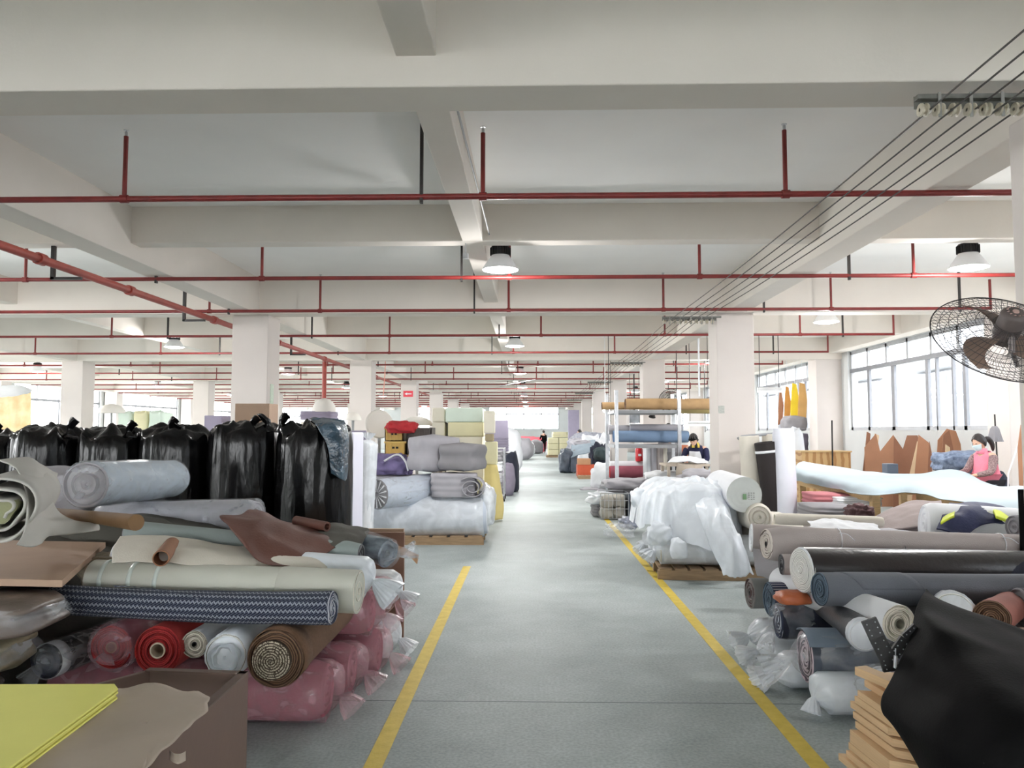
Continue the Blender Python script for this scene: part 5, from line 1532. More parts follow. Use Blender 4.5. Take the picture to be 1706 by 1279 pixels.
a, b = P(620, 720, 17.0), P(645, 697, 17.0)
# board on the sack by the first column
a, b = P(391, 705, 8.6), P(449, 672, 8.6)
tag(MB().bx(a.x, b.x, 8.6, 8.9, 1.0, b.z).bx(a.x, b.x, 8.6, 8.9, 0, 1.0).build('cardboard_box', M_TAN, smooth=False, bevel=.005), 'tall tan cardboard box behind the sacks by the near left column', 'box')
a, b = P(340, 705, 12.4), P(370, 692, 12.4)
tag(MB().bx(a.x, b.x, 12.4, 12.8, 0, b.z).build('lilac_box', F_LILAC, smooth=False, bevel=.01), 'pale lilac box left of the near left column', 'box')
# hanging sheet and tan curtain at far left
rows = [[P(-20, 643, 19), P(30, 642, 19), P(55, 650, 19.2)], [P(-20, 658, 18.6), P(30, 657, 18.6), P(50, 655, 18.9)], [P(-20, 662, 18.4), P(20, 661, 18.4), P(48, 653, 18.8)]]
tag(sheet(rows, 16, 24, .03, 2, 1).build('white_awning', F_WHITE, solid=.01), 'white sheet slung under the ceiling at the far left edge', 'cloth')
rows = [[P(-30, 655, 21), P(5, 658, 21), P(30, 655, 21), P(52, 650, 21)], [P(-30, 700, 21), P(5, 700, 21), P(30, 700, 21), P(52, 700, 21)], [P(-30, 740, 21), P(5, 740, 21), P(30, 740, 21), P(52, 740, 21)]]
tag(sheet(rows, 20, 50, .06, 1.5, 3, stretch=(2, 2, .1)).build('patterned_curtain', mat('tan_pattern_curtain', (214, 178, 128), .85, .2, 3, .1, c2=(238, 214, 176)), solid=.01), 'tan mottled curtain hanging at the far left edge', 'curtain')

# ---- foam stack by the aisle
random.seed(11)
def fblock(u0, u1, v0, v1, Y, dep, m, lb, group=None, rz=0):
    a, b = P(u0, v1, Y), P(u1, v0, Y)
    return tag(MB().box(((a.x + b.x) / 2, Y + dep / 2, (a.z + b.z) / 2), (abs(b.x - a.x), dep, abs(b.z - a.z) - .004), Matrix.Rotation(rz, 3, 'Z')).build('foam_block', m, bevel=.02), lb, 'foam', group)
Y0 = 14.6
vv = [679, 703, 727, 751, 775, 799, 823, 847, 858]
for k in range(8):
    v0, v1 = vv[k], vv[k + 1]
    nm = ['top', 'second from top', 'third from top', 'fourth from top', 'fifth from top', 'sixth from top', 'seventh from top', 'bottom'][k]
    fblock(720, 741, v0, v1, Y0 + .1, .9, F_FOAMC, 'cream foam block, %s of the left column of the foam stack' % nm, 'foam blocks by the aisle')
    fblock(742 + (k % 2) * 3, 804, v0, v1, Y0, 1.0, F_MINT if k == 0 else (F_FOAM if k % 2 else F_FOAMC), '%s foam block, %s of the wide column of the foam stack' % ('mint-and-cream' if k == 0 else 'wide yellow', nm), 'foam blocks by the aisle', rz=.03 * math.sin(k * 2))
fblock(806, 824, 684, 722, Y0 - .3, .35, F_FOAMC, 'tall cream foam block, upper one at the aisle edge of the foam stack')
fblock(808, 822, 722.5, 735, Y0 - .28, .33, mat('tan_foam', (172, 158, 128), .9, .05, 3, .05), 'brown-tan foam spacer between the two tall aisle-edge blocks')
fblock(808, 828, 735.5, 774, Y0 - .3, .35, F_FOAM, 'tall yellow foam block, lower one at the aisle edge of the foam stack')
fblock(808, 828, 774.5, 862, Y0 - .25, .3, F_FOAM, 'yellow foam base block under the aisle-edge foam blocks')
rows = [[P(808, 776, 14.2), P(818, 775, 14.1), P(827, 776, 14.2)], [P(808, 810, 14.0), P(820, 808, 13.9), P(833, 810, 14.1)], [P(808, 840, 13.9), P(822, 842, 13.8), P(838, 842, 14.0)], [P(808, 864, 13.95), P(822, 866, 13.85), P(836, 865, 14.0)]]
tag(sheet(rows, 16, 14, .01, 3, 1).build('foam_sheet', mat('yellow_foam_deep', (222, 204, 138), .95, .06, 3, .05), solid=.04), 'bowed deep-yellow foam sheet leaning at the aisle below the stack', 'foam')

# ---- carts down the left side of the aisle
def cart(x, y, w_, d_, h_, lb, mload, loadh=.5, seed=0):
    r = empty('roll_cage', (x, y, 0))
    m = MB()
    for sx in (-1, 1):
        for sy in (-1, 1):
            m.sweep([(x + sx * w_ / 2, y + sy * d_ / 2, .12), (x + sx * w_ / 2, y + sy * d_ / 2, h_)], .014, 8)
    for z in (.14, h_ * .5, h_):
        m.sweep([(x - w_ / 2, y - d_ / 2, z), (x + w_ / 2, y - d_ / 2, z), (x + w_ / 2, y + d_ / 2, z), (x - w_ / 2, y + d_ / 2, z), (x - w_ / 2, y - d_ / 2, z)], .012, 8)
    m.build('frame', M_STEEL, r)
    MB().bx(x - w_ / 2, x + w_ / 2, y - d_ / 2, y + d_ / 2, .13, .16).build('deck', M_GREYPAINT, r, smooth=False)
    for sx in (-1, 1):
        for sy in (-1, 1):
            MB().cyl((x + sx * w_ / 2 - .02, y + sy * d_ / 2, .055), (x + sx * w_ / 2 + .02, y + sy * d_ / 2, .055), .055, n=14).build('wheel', M_DARK, r)
    tag(r, lb, 'cart')
cart(-.86, 18.0, .5, .7, 1.2, 'chrome cart loaded with grey padding beside the foam stack', F_GREY)
for k in range(4):
    folded('padding_stack', (-.86, 18.0, .165 + k * .25), (.42, .6, .24), [F_GREY, F_LGREY, F_WHITE, F_GREY][k], ['grey padding, lowest on the chrome cart', 'light grey padding, second on the chrome cart', 'white padding, third on the chrome cart', 'grey padding, top of the chrome cart'][k], 'padding', layers=3, seed=k)
cart(-.95, 22.3, .7, .9, 1.0, 'second chrome cart behind, carrying lilac padding', F_LILAC)
for k in range(3):
    folded('padding_stack', (-.95, 22.3, .17 + k * .42), (.62, .8, .41), [F_LGREY, F_GREY, F_LILAC][k], ['light grey padding, lowest on the second cart', 'grey padding in the middle of the second cart', 'lilac-grey padding on top of the second cart'][k], 'padding', layers=6, seed=k + 5)
tag(MB().bx(-1.55, -.72, 24.6, 24.8, .0, 1.95).build('room_divider', F_LILAC, bevel=.01), 'purple panel standing above the carts left of the aisle', 'panel')
heap('cloth_bag', P(852, 768, 20.5), (.2, .3, .22), F_NAVY, 'dark navy bag hanging off the second cart', 'bag', seed=5, amp=.3, sub=3, floor=True)
heap('cloth_bag', P(847, 788, 19.3), (.16, .25, .25), mat('lilac_grey_cloth', (136, 128, 144), .85, .1, 6, .1), 'lilac-grey bag on the floor by the chrome cart', 'bag', seed=6, amp=.3, sub=3, floor=True)
heap('cloth_bag', P(853, 742, 28), (.35, .5, .55), F_WHITE, 'white bag farther down the left side of the aisle', 'bag', seed=7, amp=.3, sub=3, floor=True)
tag(MB().bx(-1.1, -.75, 31, 32, 0, 1.35).build('room_divider', F_LILAC, bevel=.01), 'lilac-grey panel far down the left side of the aisle', 'panel')
for k, (u, v, Y, sz, m, lb) in enumerate([(868, 742, 44, (.7, .9, .42), F_LGREY, 'pale grey bundle far down the aisle on the left'), (880, 733, 58, (1.3, .5, .25), mat('rose_red_cloth', (226, 104, 116), .85, .1, 3, .1), 'rose-red cloth heap at the end of the aisle'), (876, 744, 50, (.55, .5, .35), F_WHITE, 'white covered stool far down the aisle'), (893, 742, 55, (.5, .4, .4), F_GREY, 'grey bundle left of the far person in black')]):
    heap('far_bundle', P(u, v, Y), sz, m, lb, 'bundle', seed=k * 4, sub=3, floor=True)
table(-.6, 1.0, 59, 60, .78, F_LGREY, 'pale table at the end of the aisle under the rose-red cloth')

# ================================================================== MIDDLE RIGHT (beyond the film heap)
# foam on pallet far
pallet((1.75, 47.6, 0), 1.6, 1.3, 'pallet carrying the pale yellow foam far down the right side')
PF = mat('pale_yellow_foam', (232, 226, 190), .95, .05, 3, .05)
for k in range(3):
    for j in range(2):
        tag(MB().bx(1.05 + j * .68, 1.70 + j * .68, 47.1, 48.1, .125 + k * .36, .475 + k * .36).build('foam_block', PF, bevel=.03), 'pale yellow foam block, %s layer, %s of the far pallet' % (['bottom', 'middle', 'top'][k], ['left', 'right'][j]), 'foam', 'foam on the far pallet')
folded('foam_block', (1.8, 47.6, 1.21), (1.0, .9, .35), PF, 'rounded foam bundle on top of the far pallet', 'foam', layers=3)
folded('foam_block', (2.6, 43.5, 0), (.9, .9, 1.25), mat('khaki_foam', (206, 190, 140), .95, .05, 3, .05), 'khaki foam stack right of the far pallet', 'foam', layers=7)
heap('clothes_heap', (2.85, 34.6, .85), (1.1, .8, .62), mat('mixed_grey_cloth', (158, 160, 170), .85, .3, 9, .3, 20), 'heap of mixed grey garments before the fourth right column', 'clothes', seed=3, amp=.4, fr=2.5)
folded('clothes_stack', (2.85, 34.6, 0), (2.0, 1.5, .4), F_GREY, 'grey cloth stack under the garment heap', 'cloth', layers=3)
table(1.65, 3.0, 29.8, 31.2, .88, M_WOOD2, 'wooden table under the blue-grey cloth right of the aisle')
rows = [[V((1.5, 29.6, .55)), V((1.9, 29.5, .7)), V((2.5, 29.5, .85)), V((3.1, 29.6, .8))], [V((1.6, 30.2, 1.0)), V((2.0, 30.2, 1.02)), V((2.5, 30.2, 1.05)), V((3.1, 30.2, 1.0))], [V((1.6, 31.2, .92)), V((2.0, 31.2, 1.0)), V((2.5, 31.2, 1.2)), V((3.1, 31.2, 1.1))]]
tag(sheet(rows, 20, 24, .06, 2, 3).build('blue_grey_cloth', mat('dusty_blue_cloth', (152, 166, 178), .85, .06, 3, .1), solid=.03), 'dusty blue cloth draped over the wooden table right of the aisle', 'cloth')
heap('dark_bundle', P(943, 766, 30), (.28, .5, .42), F_SLATE, 'dark slate bundle standing at the aisle edge of the draped table', 'bundle', seed=2, amp=.3, floor=True)
heap('dark_bundle', P(1000, 756, 27.8), (.26, .4, .24), mat('dark_teal_cloth', (52, 66, 68), .85, .1, 4, .1), 'dark teal bundle behind the orange crate', 'bundle', seed=5, amp=.3)
for k, (u, v, Y, sx) in enumerate([(970, 742, 31, .5), (985, 738, 33, .6), (997, 748, 28, .4), (962, 736, 34, .4), (1004, 735, 30, .35)]):
    heap('cloth_offcut', P(u, v, Y), (sx * .8, sx * .8, sx * .4), [F_LGREY, F_WHITE, F_NAVY, F_LGREY, F_WHITE][k], ['light grey cloth lump on the heap above the draped table', 'white cloth lump farther back on the garment heap', 'navy cloth lump near the steel rack', 'light grey cloth lump at the aisle side of the garment heap', 'white cloth lump beside the rack post'][k], 'cloth', seed=k * 7, amp=.5, sub=4, fr=2.6, floor=(k in (1, 2, 4)))
def boxthing(u0, u1, v0, v1, Y, dep, m, lb, name='carton', cat='box'):
    a, b = P(u0, v1, Y), P(u1, v0, Y)
    return tag(MB().bx(a.x, b.x, Y, Y + dep, max(a.z, 0.001), b.z).build(name, m, smooth=False, bevel=.006), lb, cat)
boxthing(951, 962, 762, 786, 29.3, .6, F_SLATE, 'grey-green bin beside the orange crate', 'bin', 'bin')
boxthing(962, 992, 774.5, 794, 26.6, .7, F_ORANGE, 'orange-red crate right of the aisle', 'orange_crate', 'crate')
boxthing(963, 984, 764, 774, 26.7, .6, M_CARD, 'brown carton on top of the orange-red crate')
pallet((2.0, 26.3, 0), .8, .8, 'small grey pallet in front of the orange-red crate', h=.1)
heap('white_bundle', P(1002, 790, 21.5), (.28, .4, .3), F_WHITE, 'white bundle standing left of the rack posts', 'bundle', seed=8, amp=.3, floor=True)
heap('cloth_offcut', P(985, 815, 21.3), (.3, .3, .05), F_LGREY, 'light grey scraps on the floor left of the rack', 'cloth', seed=9, amp=.5, sub=3)
boxthing(947, 965, 683, 768, 42, .3, F_LILAC, 'tall purple panel standing before the fifth right column', 'room_divider', 'panel')
# covered grey bin at the aisle
a, b = P(1001, 864, 14.0), P(1047, 822, 14.0)
r = empty('wire_bin', ((a.x + b.x) / 2, 14.3, 0))
m = MB()
for k in range(8):
    x = a.x + (b.x - a.x) * k / 7
    m.sweep([(x, 14.0, .03), (x, 14.0, b.z)], .006, 6)
for z in (.03, .2, .35, b.z):
    m.sweep([(a.x, 14.0, z), (b.x, 14.0, z), (b.x, 14.7, z), (a.x, 14.7, z), (a.x, 14.0, z)], .01 if z > .4 else .006, 6)
m.build('wire_frame', M_STEEL, r)
MB().bx(b.x - .01, b.x + .03, 14.0, 14.7, .02, b.z).build('side_panel', F_SLATE, r, smooth=False)
tag(r, 'wire bin full of pale grey bundles at the aisle before the rack', 'bin')
for k, (u, v) in enumerate([(1012, 835), (1031, 834), (1011, 853), (1031, 853)]):
    c = P(u, v, 14.25)
    heap('grey_bundle', (c.x, c.y, c.z), (.13, .2, .12), mat('putty_cloth', (176, 172, 164), .85, .08, 6, .2, 30), ['putty-coloured bundle, upper left in the wire bin', 'putty-coloured bundle, upper right in the wire bin', 'putty-coloured bundle, lower left in the wire bin', 'putty-coloured bundle, lower right in the wire bin'][k], 'bundle', 'bundles in the wire bin', seed=k * 2, amp=.3, sub=3)
# ---- steel rack
RY0, RY1 = 15.5, 17.2
xl, xr = P(1028, 800, RY0).x, P(1133, 800, RY0).x
xl2, xr2 = P(1012, 800, RY1).x, P(1122, 800, RY1).x
r = empty('steel_rack', ((xl + xr) / 2, 16.3, 0))
for (x, y) in ((xl, RY0), (xr, RY0), (xl2, RY1), (xr2, RY1)):
    MB().bx(x - .035, x + .035, y - .03, y + .03, 0, 2.42).build('post', M_STEEL, r, smooth=False)
zs = [2.03, 1.33]
for z in zs:
    MB().prism([(xl - .05, RY0, z - .07), (xr + .03, RY0, z - .07), (xr2, RY1, z - .07), (xl2, RY1, z - .07)], (0, 0, .06)).build('shelf', M_GREYPAINT, r, smooth=False)
MB().prism([(xl, RY0, .3), (xr, RY0, .3), (xr2, RY1, .3), (xl2, RY1, .3)], (0, 0, .05)).build('shelf', M_GREYPAINT, r, smooth=False)
MB().sweep([(xl - .03, RY0 - .02, .25), (xl - .25, RY0 - .1, .0)], .015, 8).build('brace', M_STEEL, r)
tag(r, 'open steel rack with kraft rolls on top and blue rolls below', 'rack')
def rr3(u0, u1, v, Y, rad, m, me, lb, yend=0.0):
    a = P(u0, v, Y); b = P(u1, v, Y + yend)
    b.z = a.z
    return roll('rack_roll', a, b, rad, m, me, lb, 'fabric roll', lump=.06, which=1)
rr3(1003, 1100, 676, 16.6, .08, M_KRAFT, E_BROWN, 'kraft paper roll sticking out left on the rack top')
rr3(1042, 1182, 673, 16.0, .115, M_KRAFT, E_BROWN, 'thick kraft paper roll sticking out right on the rack top')
rr3(1130, 1183, 677, 16.3, .15, mat('yellow_kraft', (196, 176, 122), .8, .06, 4, .1), E_SPECK, 'yellowish flared paper roll at the right end of the rack top')
rr3(1022, 1146, 727, 16.0, .12, mat('denim_blue', (122, 146, 176), .8, .07, 4, .15, 60), mat('navy_end', (70, 96, 130), .8, .2, 9, .2), 'denim-blue roll on the lower rack shelf')
rr3(1014, 1130, 716, 16.7, .1, F_LGREY, F_LGREY, 'light grey roll behind the denim-blue one on the rack')
rr3(1050, 1136, 712, 16.2, .07, F_LGREY, F_LGREY, 'thin light grey roll lying on the denim-blue roll')
# things under the rack
a = P(1016, 785, 17.6)
folded('felt_stack', (2.26, 17.9, 0), (.95, .5, .53), F_GREY, 'grey felt stack under the wine-red roll behind the rack', 'felt', layers=4)
roll('fabric_roll', P(1016, 786, 17.8), P(1080, 786, 17.8), .14, F_PINK, E_RED, 'wine-red roll lying across behind the rack', lump=.02)
roll('fabric_roll', P(1016, 775, 18.0), P(1080, 775, 18.0), .1, F_WHITE, F_WHITE, 'white roll resting on the wine-red roll behind the rack', lump=.02)
c = P(1065, 768, 17.9)
r = empty('red_extinguisher', (c.x, c.y, c.z))
MB().lathe((c.x, c.y, c.z), [(.0005, 0), (.085, 0), (.09, .03), (.09, .27), (.06, .32), (.03, .34), (.03, .37), (.0005, .37)], 20).build('cylinder', mat('extinguisher_red', (178, 24, 36), .35, .05, 4, 0), r)
MB().bx(c.x - .04, c.x + .08, c.y - .02, c.y + .02, c.z + .37, c.z + .4).build('handle', M_DARK, r, smooth=False)
MB().bx(c.x - .035, c.x + .035, c.y - .094, c.y - .088, c.z + .12, c.z + .17).build('white_label', F_WHITE, r, smooth=False)
tag(r, 'red fire extinguisher behind the rack above the wine-red roll', 'extinguisher')
for k, (u0, u1, m, lb) in enumerate([(1072, 1083, F_WHITE, 'narrow white panel standing behind the rack, left one'), (1083, 1093, F_LGREY, 'pale grey cloth length hanging beside the narrow white panel'), (1093, 1104, F_TAUPE, 'taupe cloth length hanging in the middle of the rack'), (1104, 1111, F_CREAM, 'narrow cream panel beside the orange board')]):
    a, b = P(u0, 805, 17.4 + .02 * k), P(u1, 742, 17.4 + .02 * k)
    y_ = a.y
    rows = [[V((a.x, y_, b.z)), V(((a.x + b.x) / 2, y_ - .03, b.z)), V((b.x, y_, b.z))], [V((a.x, y_, .7)), V(((a.x + b.x) / 2, y_ - .05, .7)), V((b.x, y_, .7))], [V((a.x, y_, .36)), V(((a.x + b.x) / 2, y_ - .03, .36)), V((b.x, y_, .36))]]
    tag(sheet(rows, 12, 14, .02, 3, k, stretch=(4, 4, .2)).build('hanging_cloth', m, solid=.02), lb, 'cloth')
boxthing(1111, 1146, 741, 834, 17.9, .08, mat('orange_board', (206, 120, 84), .7, .12, 2, .05), 'orange-brown board standing behind the rack', 'orange_board', 'board')
for k, (u, v, Y, s3, m, lb) in enumerate([(1045, 805, 14.9, (.45, .3, .1), F_LGREY, 'light grey folded cloth on the floor under the rack'), (1090, 806, 15.0, (.4, .3, .12), F_TAUPE, 'taupe cloth lump on the floor under the rack'), (1112, 795, 14.8, (.4, .3, .13), F_WHITE, 'white cloth lump before the work table'), (1165, 798, 13.6, (.35, .3, .16), F_LGREY, 'pale cloth lump below the person with the cap'), (1010, 830, 14.8, (.35, .5, .12), P_MILK, 'slack film by the wire bin')]):
    c = P(u, v, Y)
    heap('cloth_lump', c, s3, m, lb, 'cloth', seed=k * 3, amp=.35, sub=4, fr=2)
    if c.z > .25: folded('cloth_stack', (c.x, c.y + .05, 0), (s3[0] * 1.6, s3[1] * 1.6, c.z - s3[2] * .6), F_GREY, ['grey stack under the light grey folded cloth', 'grey stack under the taupe lump', 'grey stack under the white lump before the work table', 'grey stack below the pale lump at the near column', 'grey stack by the wire bin'][k], 'cloth', layers=4, seed=k)
# work table of the person with the cap
tz = P(1150, 772, 14.3).z
table(P(1110, 770, 14.0).x, P(1183, 770, 14.0).x, 14.0, 14.75, tz, mat('canvas_cover', (190, 178, 164), .85, .06, 4, .1), 'small work table under the hands of the person with the cap')
rows = [[P(1128, 772, 13.95), P(1148, 775, 13.93), P(1168, 774, 13.95)], [P(1126, 785, 13.95), P(1150, 786, 13.9), P(1172, 785, 13.95)], [P(1126, 797, 13.95), P(1150, 797, 13.9), P(1174, 797, 13.95)]]
tag(sheet(rows, 14, 24, .02, 3, 2, stretch=(4, 4, .3)).build('canvas_cloth', mat('canvas_cover', (190, 178, 164)), solid=.01), 'beige canvas hanging from the front of the small work table', 'cloth')
rows = [[P(1112, 772, 14.0), P(1140, 770, 14.0), P(1180, 771, 14.0)], [P(1120, 764, 14.3), P(1140, 762, 14.3), P(1176, 768, 14.3)], [P(1128, 762, 14.6), P(1150, 761, 14.6), P(1172, 766, 14.6)]]
tag(sheet(rows, 16, 24, .03, 4, 2).build('white_cloth', F_WHITE, solid=.01), 'white cloth piece being worked on the small table', 'cloth')
# lamps and fixtures in the sewing area
def tube(u0, u1, v, Y, lb, y1=None):
    a, b = P(u0, v, Y), P(u1, v, y1 or Y)
    b.z = a.z
    r = empty('tube_lamp', ((a.x + b.x) / 2, (a.y + b.y) / 2, a.z))
    MB().sweep([a + V((0, 0, .05)), b + V((0, 0, .05))], .045, 8).build('fixture', M_WHITE, r)
    MB().sweep([a, b], .016, 8).build('tube', M_LAMP, r)
    for t in (.1, .9):
        p = a.lerp(b, t)
        MB().sweep([p, V((p.x, p.y, SLAB))], .008, 6).build('hanger_rod', M_DARK, r)
    return tag(r, lb, 'lamp')
tube(1262, 1302, 652, 17.6, 'tube lamp on two rods right of the near right column')
tube(1146, 1184, 708, 19.5, 'tube lamp hanging low behind the person with the cap')
tube(1048, 1067, 710, 25, 'tube lamp hanging low seen through the rack')
tube(1014, 1018, 712, 19.2, 'tube lamp seen end-on at the left of the rack', 22)
c = P(1008, 683, 18.5)
r = empty('bulb_lamp', c)
MB().lathe(c, [(.0005, -.06), (.045, -.045), (.06, 0), (.045, .045), (.02, .07), (.0005, .075)], 16).build('bulb', M_LAMP, r)
MB().sweep([c + V((0, 0, .06)), V((c.x, c.y, SLAB))], .006, 6).build('cord', F_WHITE, r)
tag(r, 'round glowing bulb on a cord at the left end of the rack', 'lamp')
# thin drop poles
for k, (u, v0, Y, lb) in enumerate([(1128, 700, 19, 'thin dark drop rod behind the rack'), (1165, 660, 15.6, 'white drop pipe left of the near right column'), (1175, 720, 20.5, 'dark drop rod beside the white drop pipe')]):
    p = P(u, v0, Y)
    tag(MB().sweep([p, (p.x, p.y, SLAB)], .018 if k == 1 else .01, 8).build('drop_pipe', F_WHITE if k == 1 else M_DARK), lb, 'pipe')
# sticker on column, sign on column
c = P(1190, 682, 12.09)
tag(MB().bx(2.935, 3.03, 4.1 + 8 - .004, 4.1 + 8, c.z - .06, c.z + .06).build('notice_plate', mat('notice_grey', (176, 178, 172), .6, .2, 60, 0), smooth=False), 'small grey notice stuck on the near right column', 'notice')
r = empty('red_sign', (-4.48, 28.09, 0))
a, b = P(672, 661, 28.09), P(688, 651, 28.09)
MB().bx(a.x, b.x, 28.08, 28.1, a.z, b.z).build('plate', mat('sign_red', (226, 70, 84), .5, .05, 4, 0), r, smooth=False)
zc = (a.z + b.z) / 2; xc = (a.x + b.x) / 2; hh = (b.z - a.z); ww = b.x - a.x
MB().prism([(xc - ww * .38, 28.078, zc), (xc - ww * .1, 28.078, zc + hh * .22), (xc - ww * .1, 28.078, zc + hh * .08), (xc + ww * .35, 28.078, zc + hh * .08), (xc + ww * .35, 28.078, zc - hh * .08), (xc - ww * .1, 28.078, zc - hh * .08), (xc - ww * .1, 28.078, zc - hh * .22)], (0, -.003, 0)).build('white_arrow', F_WHITE, r, smooth=False)
tag(r, 'small red sign with white arrow high on the third left column', 'sign')
r = empty('wall_plate', (0, 0, 0)); bpy.data.objects.remove(r)
r = tag(MB().bx(-4.19 + .0, -4.185, 12.25, 12.4, P(445, 665, 12.3).z - .12, P(445, 650, 12.3).z + .1).build('evacuation_notice', mat('panel_green', (170, 190, 168), .5, .2, 30, 0), smooth=False), 'narrow greenish panel on the aisle side of the near left column', 'panel')
tag(MB().sweep(smooth_path([P(636, 600, 21), P(638, 592, 21), P(642, 602, 21), P(640, 640, 21), P(638, 664, 21)], 20), .012, 6).sweep(smooth_path([P(640, 598, 21), P(652, 590, 21), P(662, 600, 21), P(664, 592, 21), P(661, 603, 21)], 20), .012, 6).sweep([P(640, 598, 21), V((P(640, 598, 21).x, 21, SLAB))], .008, 6).build('coral_cord', mat('coral_cord', (240, 170, 150), .6, .05, 9, 0)), 'coral cord looped over a pipe beside the second left column', 'cord')
c = P(893, 632, 24)
tag(MB().sweep([P(833, 643, 24), P(893, 632, 24.4)], .012, 6).build('ceiling_tube', M_GREYPAINT), 'slanting white tube hanging under the pipes over the aisle', 'tube')
# big steel pipe riser
tag(MB().sweep([(-5.55, 20.5, 0), (-5.55, 20.5, SLAB)], .06, 10).build('red_riser_pipe', M_RED2), 'red vertical pipe seen between the left columns', 'pipe')
# ================================================================== CUTTING TABLES, RIGHT BAY
def legged(p, q, w_, z, lb, th=.07, mats=M_WOOD, apron=.10):
    """table along the line p-q (near edge), w_ wide to the right"""
    p, q = V((p[0], p[1], 0)), V((q[0], q[1], 0))
    d = (q - p).normalized(); n = V((d.y, -d.x, 0))
    if n.x < 0: n = -n
    r = empty('cutting_table', (p + q) / 2 + n * w_ / 2)
    P4 = [p, q, q + n * w_, p + n * w_]
    MB().prism([x + V((0, 0, z - .03)) for x in P4], (0, 0, .03)).build('table_top', mats, r, smooth=False, bevel=.003)
    e = .03
    MB().prism([p + V((0, 0, z - .03 - apron)), q + V((0, 0, z - .03 - apron)), q + V((0, 0, z - .03)), p + V((0, 0, z - .03))], n * .03).build('apron', mats, r, smooth=False)
    MB().prism([x + n * (w_ - .03) + V((0, 0, zz)) for x, zz in ((p, z - .13), (q, z - .13), (q, z - .03), (p, z - .03))], n * .03).build('apron', mats, r, smooth=False)
    for a in (p + d * .06, (p + q) / 2, q - d * .06):
        for k in (.05, w_ - .05):
            c = a + n * k
            R = Matrix.Rotation(math.atan2(d.y, d.x), 3, 'Z')
            MB().box(c + V((0, 0, (z - .03) / 2)), (.1, .1, z - .03), R).build('leg', mats, r, smooth=False, bevel=.004)
    return tag(r, lb, 'table')
legged((4.42, 12.9), (4.28, 9.8), 1.7, .84, 'far wooden cutting table under the pale blue cloth')
legged((4.78, 9.72), (4.68, 6.0), 1.55, .84, 'near wooden cutting table with its plank edge showing')
CL = mat('pale_blue_cloth', (160, 174, 182), .8, .03, 2, .06, 60, sheen=.1)
rows = [[P(1325, 800, 12.65), P(1385, 812, 11.0), P(1450, 826, 9.55), P(1510, 820, 9.55), P(1580, 833, 8.45), P(1640, 841, 7.9), P(1706, 850, 7.4), P(1790, 862, 6.6)],
        [P(1325, 787, 12.6), P(1388, 797, 11.1), P(1455, 806, 9.9), P(1515, 803, 9.75), P(1585, 815, 8.9), P(1645, 826, 8.2), P(1706, 834, 7.6), P(1790, 845, 6.8)],
        [P(1328, 772, 12.9), P(1395, 784, 12.2), P(1460, 793, 11.4), P(1520, 792, 10.7), P(1590, 795, 9.9), P(1650, 813, 8.9), P(1706, 822, 8.2), P(1790, 830, 7.4)],
        [P(1340, 769, 13.2), P(1405, 779, 12.8), P(1470, 788, 12.2), P(1530, 789, 11.6), P(1590, 783, 10.7), P(1650, 808, 9.8), P(1706, 812, 9.0), P(1790, 820, 8.2)],
        [P(1350, 776, 13.3), P(1412, 784, 12.9), P(1475, 790, 12.4), P(1535, 794, 11.9), P(1600, 786, 10.9), P(1655, 812, 10.0), P(1706, 815, 9.3), P(1790, 824, 8.5)]]
tag(sheet(rows, 60, 110, .022, 2.2, 5, ridge=False).build('pale_blue_cloth', CL, solid=.006), 'very long pale blue cloth spread in waves over both cutting tables', 'cloth')
heap('checked_cloth_heap', P(1600, 771, 11.9), (.36, .3, .17), mat('blue_mottled_cloth', (78, 90, 112), .85, .2, 14, .4, 30, c2=(128, 142, 164)), 'blue-grey mottled cloth heap on the table before the person in pink', 'cloth', seed=5, amp=.35, fr=2.4)
tag(MB().bx(P(1474, 782, 12.3).x, P(1492, 782, 12.3).x, 12.2, 12.4, .85, P(1483, 772, 12.3).z).build('dark_tin', mat('blue_grey_tin', (78, 86, 98), .5, .05, 4, 0), smooth=False, bevel=.01), 'small dark blue-grey box on the table before the brown pattern boards', 'box')
# pattern boards leaning on the right wall
PB = mat('pattern_board', (164, 118, 90), .8, .08, 3, .05, 40)
PB2 = mat('pattern_board_dark', (136, 94, 72), .8, .08, 3, .05, 40)
def board(pts, Y, lb, m=PB, dy=0.0, th=.012):
    pp = []
    for u, v in pts:
        p = P(u, v, Y + dy * (u - pts[0][0]))
        pp.append(p)
    # continue the lowest two points to the floor
    lo = sorted(range(len(pts)), key=lambda i: -pts[i][1])[:2]
    for i in lo:
        pp[i].z = .006
    return tag(MB().prism(pp, (.0, -th, 0)).build('pattern_board', m, smooth=False), lb, 'pattern board', 'pattern boards along the right wall')
board([(1430, 790), (1444, 719), (1450, 722), (1441, 790)], 17.0, 'narrow brown pattern strip at the left end of the leaning boards', PB2)
board([(1437, 790), (1457, 722), (1464, 725), (1452, 790)], 16.8, 'narrow pale pattern strip next to the leftmost brown strip', mat('pale_board', (210, 186, 152), .8, .05, 3, .05))
board([(1441, 790), (1440, 745), (1459, 722), (1466, 752), (1488, 724), (1500, 765), (1500, 790)], 16.6, 'broad brown pattern board with a deep notch in its top')
board([(1486, 790), (1489, 726), (1504, 748), (1511, 725), (1528, 725), (1531, 735), (1512, 790)], 15.6, 'brown pattern board with a square shoulder, middle left of the row', PB2)
board([(1498, 795), (1528, 735), (1536, 745), (1520, 795)], 15.3, 'slanted pale-edged pattern strip in the middle of the row', mat('pale_board', (210, 186, 152)))
board([(1515, 795), (1530, 724), (1548, 738), (1553, 790)], 15.0, 'brown pattern board with slanting top, middle right of the row')
board([(1540, 795), (1548, 735), (1552, 755), (1551, 795)], 14.8, 'narrow dark pattern board in front of the slanting one', PB2)
